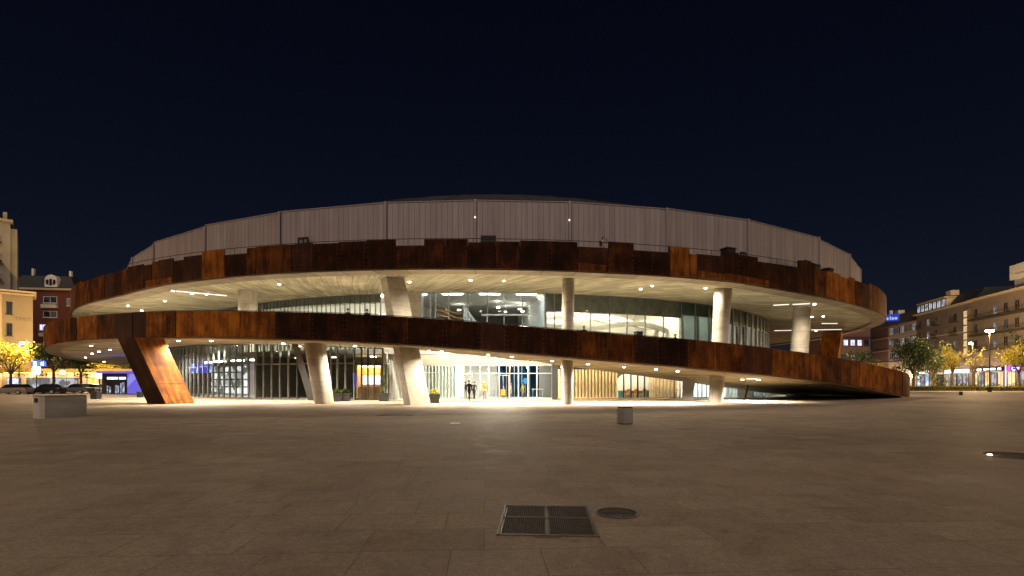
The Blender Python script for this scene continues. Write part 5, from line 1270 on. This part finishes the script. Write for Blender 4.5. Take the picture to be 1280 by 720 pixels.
tree(1217, 96, 9.4, 2.7, 'sparse tree with bare golden limbs beside the double lamp', 'leaf_yellow', 420, .28, 3.6, bare=True, seed=11)
tree(1274, 93, 9.2, 3.4, 'yellow lit tree beside the double lamp at right edge', 'leaf_yellow', 1900, .32, 4.0, seed=12)
tree(1290, 104, 14.5, 3.6, 'tall dark tree cut off by right edge', 'leaf_dark', 1800, .34, 7, seed=22)
tree(1073, 118, 9.6, 3.4, 'dark tree behind ramp beside the distant lamp', 'leaf_dark', 1700, .34, 4.6, seed=13)
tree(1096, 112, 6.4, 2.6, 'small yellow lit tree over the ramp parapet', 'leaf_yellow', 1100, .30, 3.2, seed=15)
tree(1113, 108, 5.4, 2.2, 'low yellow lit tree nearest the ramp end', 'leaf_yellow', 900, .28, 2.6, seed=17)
def hedge(x0, x1, y, h, label, leaf='leaf_mid', dep=1.1):
    o = thing('hedge', label, 'hedge', ((x0 + x1)/2, y, 0), 0, 'clipped hedges along the street'); m = MB(); w = x1 - x0
    m.box((0, 0, h*.45), (w - .2, dep - .25, h*.9)); m.build('hedge_core', M['soil'], o); m = MB(); rg = random.Random(int(x0*10))
    for i in range(int(w*190)):
        f_ = rg.random(); x = rg.uniform(-w/2, w/2)
        if f_ < .45: p = Vector((x, -dep/2 + rg.uniform(-.06, .1), rg.uniform(.02, h)))
        elif f_ < .9: p = Vector((x, rg.uniform(-dep/2, dep/2), h*.93 + rg.uniform(-.05, .12)))
        else: p = Vector((rg.choice((-w/2, w/2)), rg.uniform(-dep/2, dep/2), rg.uniform(0, h)))
        l = rg.uniform(.10, .2); u = Vector((rg.gauss(0, 1), rg.gauss(0, 1), rg.gauss(0, 1))).normalized(); q = u.cross(Vector((rg.gauss(0, 1), rg.gauss(0, 1), 1))).normalized(); m.face([p - u*l*.5, p + q*l*.35, p + u*l*.5, p - q*l*.35])
    m.build('foliage', M[leaf], o)
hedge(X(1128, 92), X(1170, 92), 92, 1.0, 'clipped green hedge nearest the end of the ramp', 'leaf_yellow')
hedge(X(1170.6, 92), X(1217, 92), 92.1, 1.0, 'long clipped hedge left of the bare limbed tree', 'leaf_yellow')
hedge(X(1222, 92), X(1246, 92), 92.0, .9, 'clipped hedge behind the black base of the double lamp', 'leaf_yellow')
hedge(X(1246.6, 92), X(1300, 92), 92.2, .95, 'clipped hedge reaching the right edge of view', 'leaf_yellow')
def shrub(px, d, r, h, label, leaf='leaf_dark'):
    o = thing('shrub', label, 'shrub', gp(px, d, 0), 0, 'round shrubs behind the hedge'); m = MB(); rg = random.Random(int(px))
    for i in range(500):
        q = Vector((rg.gauss(0, 1), rg.gauss(0, 1), abs(rg.gauss(0, 1)))).normalized()*rg.uniform(.6, 1); p = Vector((q.x*r, q.y*r, .2 + q.z*h)); l = .22; u = Vector((rg.gauss(0, 1), rg.gauss(0, 1), rg.gauss(0, 1))).normalized(); w = u.cross(Vector((0, .3, 1))).normalized(); m.face([p - u*l*.5, p + w*l*.35, p + u*l*.5, p - w*l*.35])
    for i in range(5): a = i*1.25; m.tube((0, 0, 0), (math.cos(a)*r*.6, math.sin(a)*r*.6, h*.7), .03, .012, n=4)
    m.build('foliage', M[leaf], o)
shrub(1219, 93.6, 1.1, 1.2, 'round green shrub between two hedges by the bare limbed tree', 'leaf_mid'); shrub(1242, 94, 1.5, 1.5, 'dark round shrub right of the double lamp'); shrub(1270, 94, 1.7, 1.4, 'dark wide shrub near the right edge'); shrub(1200, 95, 1.4, 1.5, 'dark green shrub before the pale blue shop')
# kerb
m = MB(); m.box((110, 91.4, .06), (110, .25, .12)); tag(m.build('kerb', M['white_in']), kind='structure')
m = MB(); m.box((-107, 75.3, .06), (82, .25, .12)); tag(m.build('road_kerb', M['pavement']), kind='structure')

# ------------------------------------------------------------------ sky, moon-weak sun, camera
w = bpy.data.worlds.new('World'); S.world = w; w.use_nodes = True; nt = w.node_tree; nt.nodes.clear()
SUN_EL, SUN_AZ = R(46), R(178)
sky = nt.nodes.new('ShaderNodeTexSky'); sky.sky_type = 'NISHITA'; sky.sun_disc = False; sky.sun_elevation = SUN_EL; sky.sun_rotation = SUN_AZ; sky.air_density = 1.0; sky.dust_density = .6; sky.ozone_density = 2.0
bg = nt.nodes.new('ShaderNodeBackground'); bg.inputs['Strength'].default_value = 0.0022
wo = nt.nodes.new('ShaderNodeOutputWorld'); nt.links.new(mixc(nt, 1.0, sky.outputs[0], (.86, .78, 1.12), 'MULTIPLY'), bg.inputs[0]); nt.links.new(bg.outputs[0], wo.inputs[0])
sd = bpy.data.lights.new('sun', 'SUN'); sd.energy = 1.30; sd.angle = R(50); sd.color = (1.0, .80, .66)
so = bpy.data.objects.new('sun', sd); COL.objects.link(so)
dirv = Vector((math.sin(SUN_AZ)*math.cos(SUN_EL), math.cos(SUN_AZ)*math.cos(SUN_EL), math.sin(SUN_EL)))
so.rotation_euler = (-dirv).to_track_quat('-Z', 'Y').to_euler(); so.location = (0, -20, 60)

cd = bpy.data.cameras.new('camera'); co = bpy.data.objects.new('camera', cd); COL.objects.link(co)
cd.sensor_width = 36; cd.lens = 36*FOC/1280; cd.shift_y = (HOR - 360)/1280; cd.clip_start = .1; cd.clip_end = 2000
co.location = (0, 0, EYE); co.rotation_euler = (R(90), 0, 0); S.camera = co
S.view_settings.view_transform = 'Standard'; S.view_settings.look = 'None'; S.view_settings.exposure = 0; S.view_settings.gamma = 1; S.view_settings.use_curve_mapping = False
S.render.engine = 'CYCLES'; S.cycles.use_denoising = True; S.cycles.max_bounces = 6; S.cycles.transparent_max_bounces = 12; S.cycles.diffuse_bounces = 3; S.cycles.glossy_bounces = 3
S.cycles.sample_clamp_indirect = 4; S.cycles.use_light_tree = True; S.cycles.caustics_reflective = False; S.cycles.caustics_refractive = False
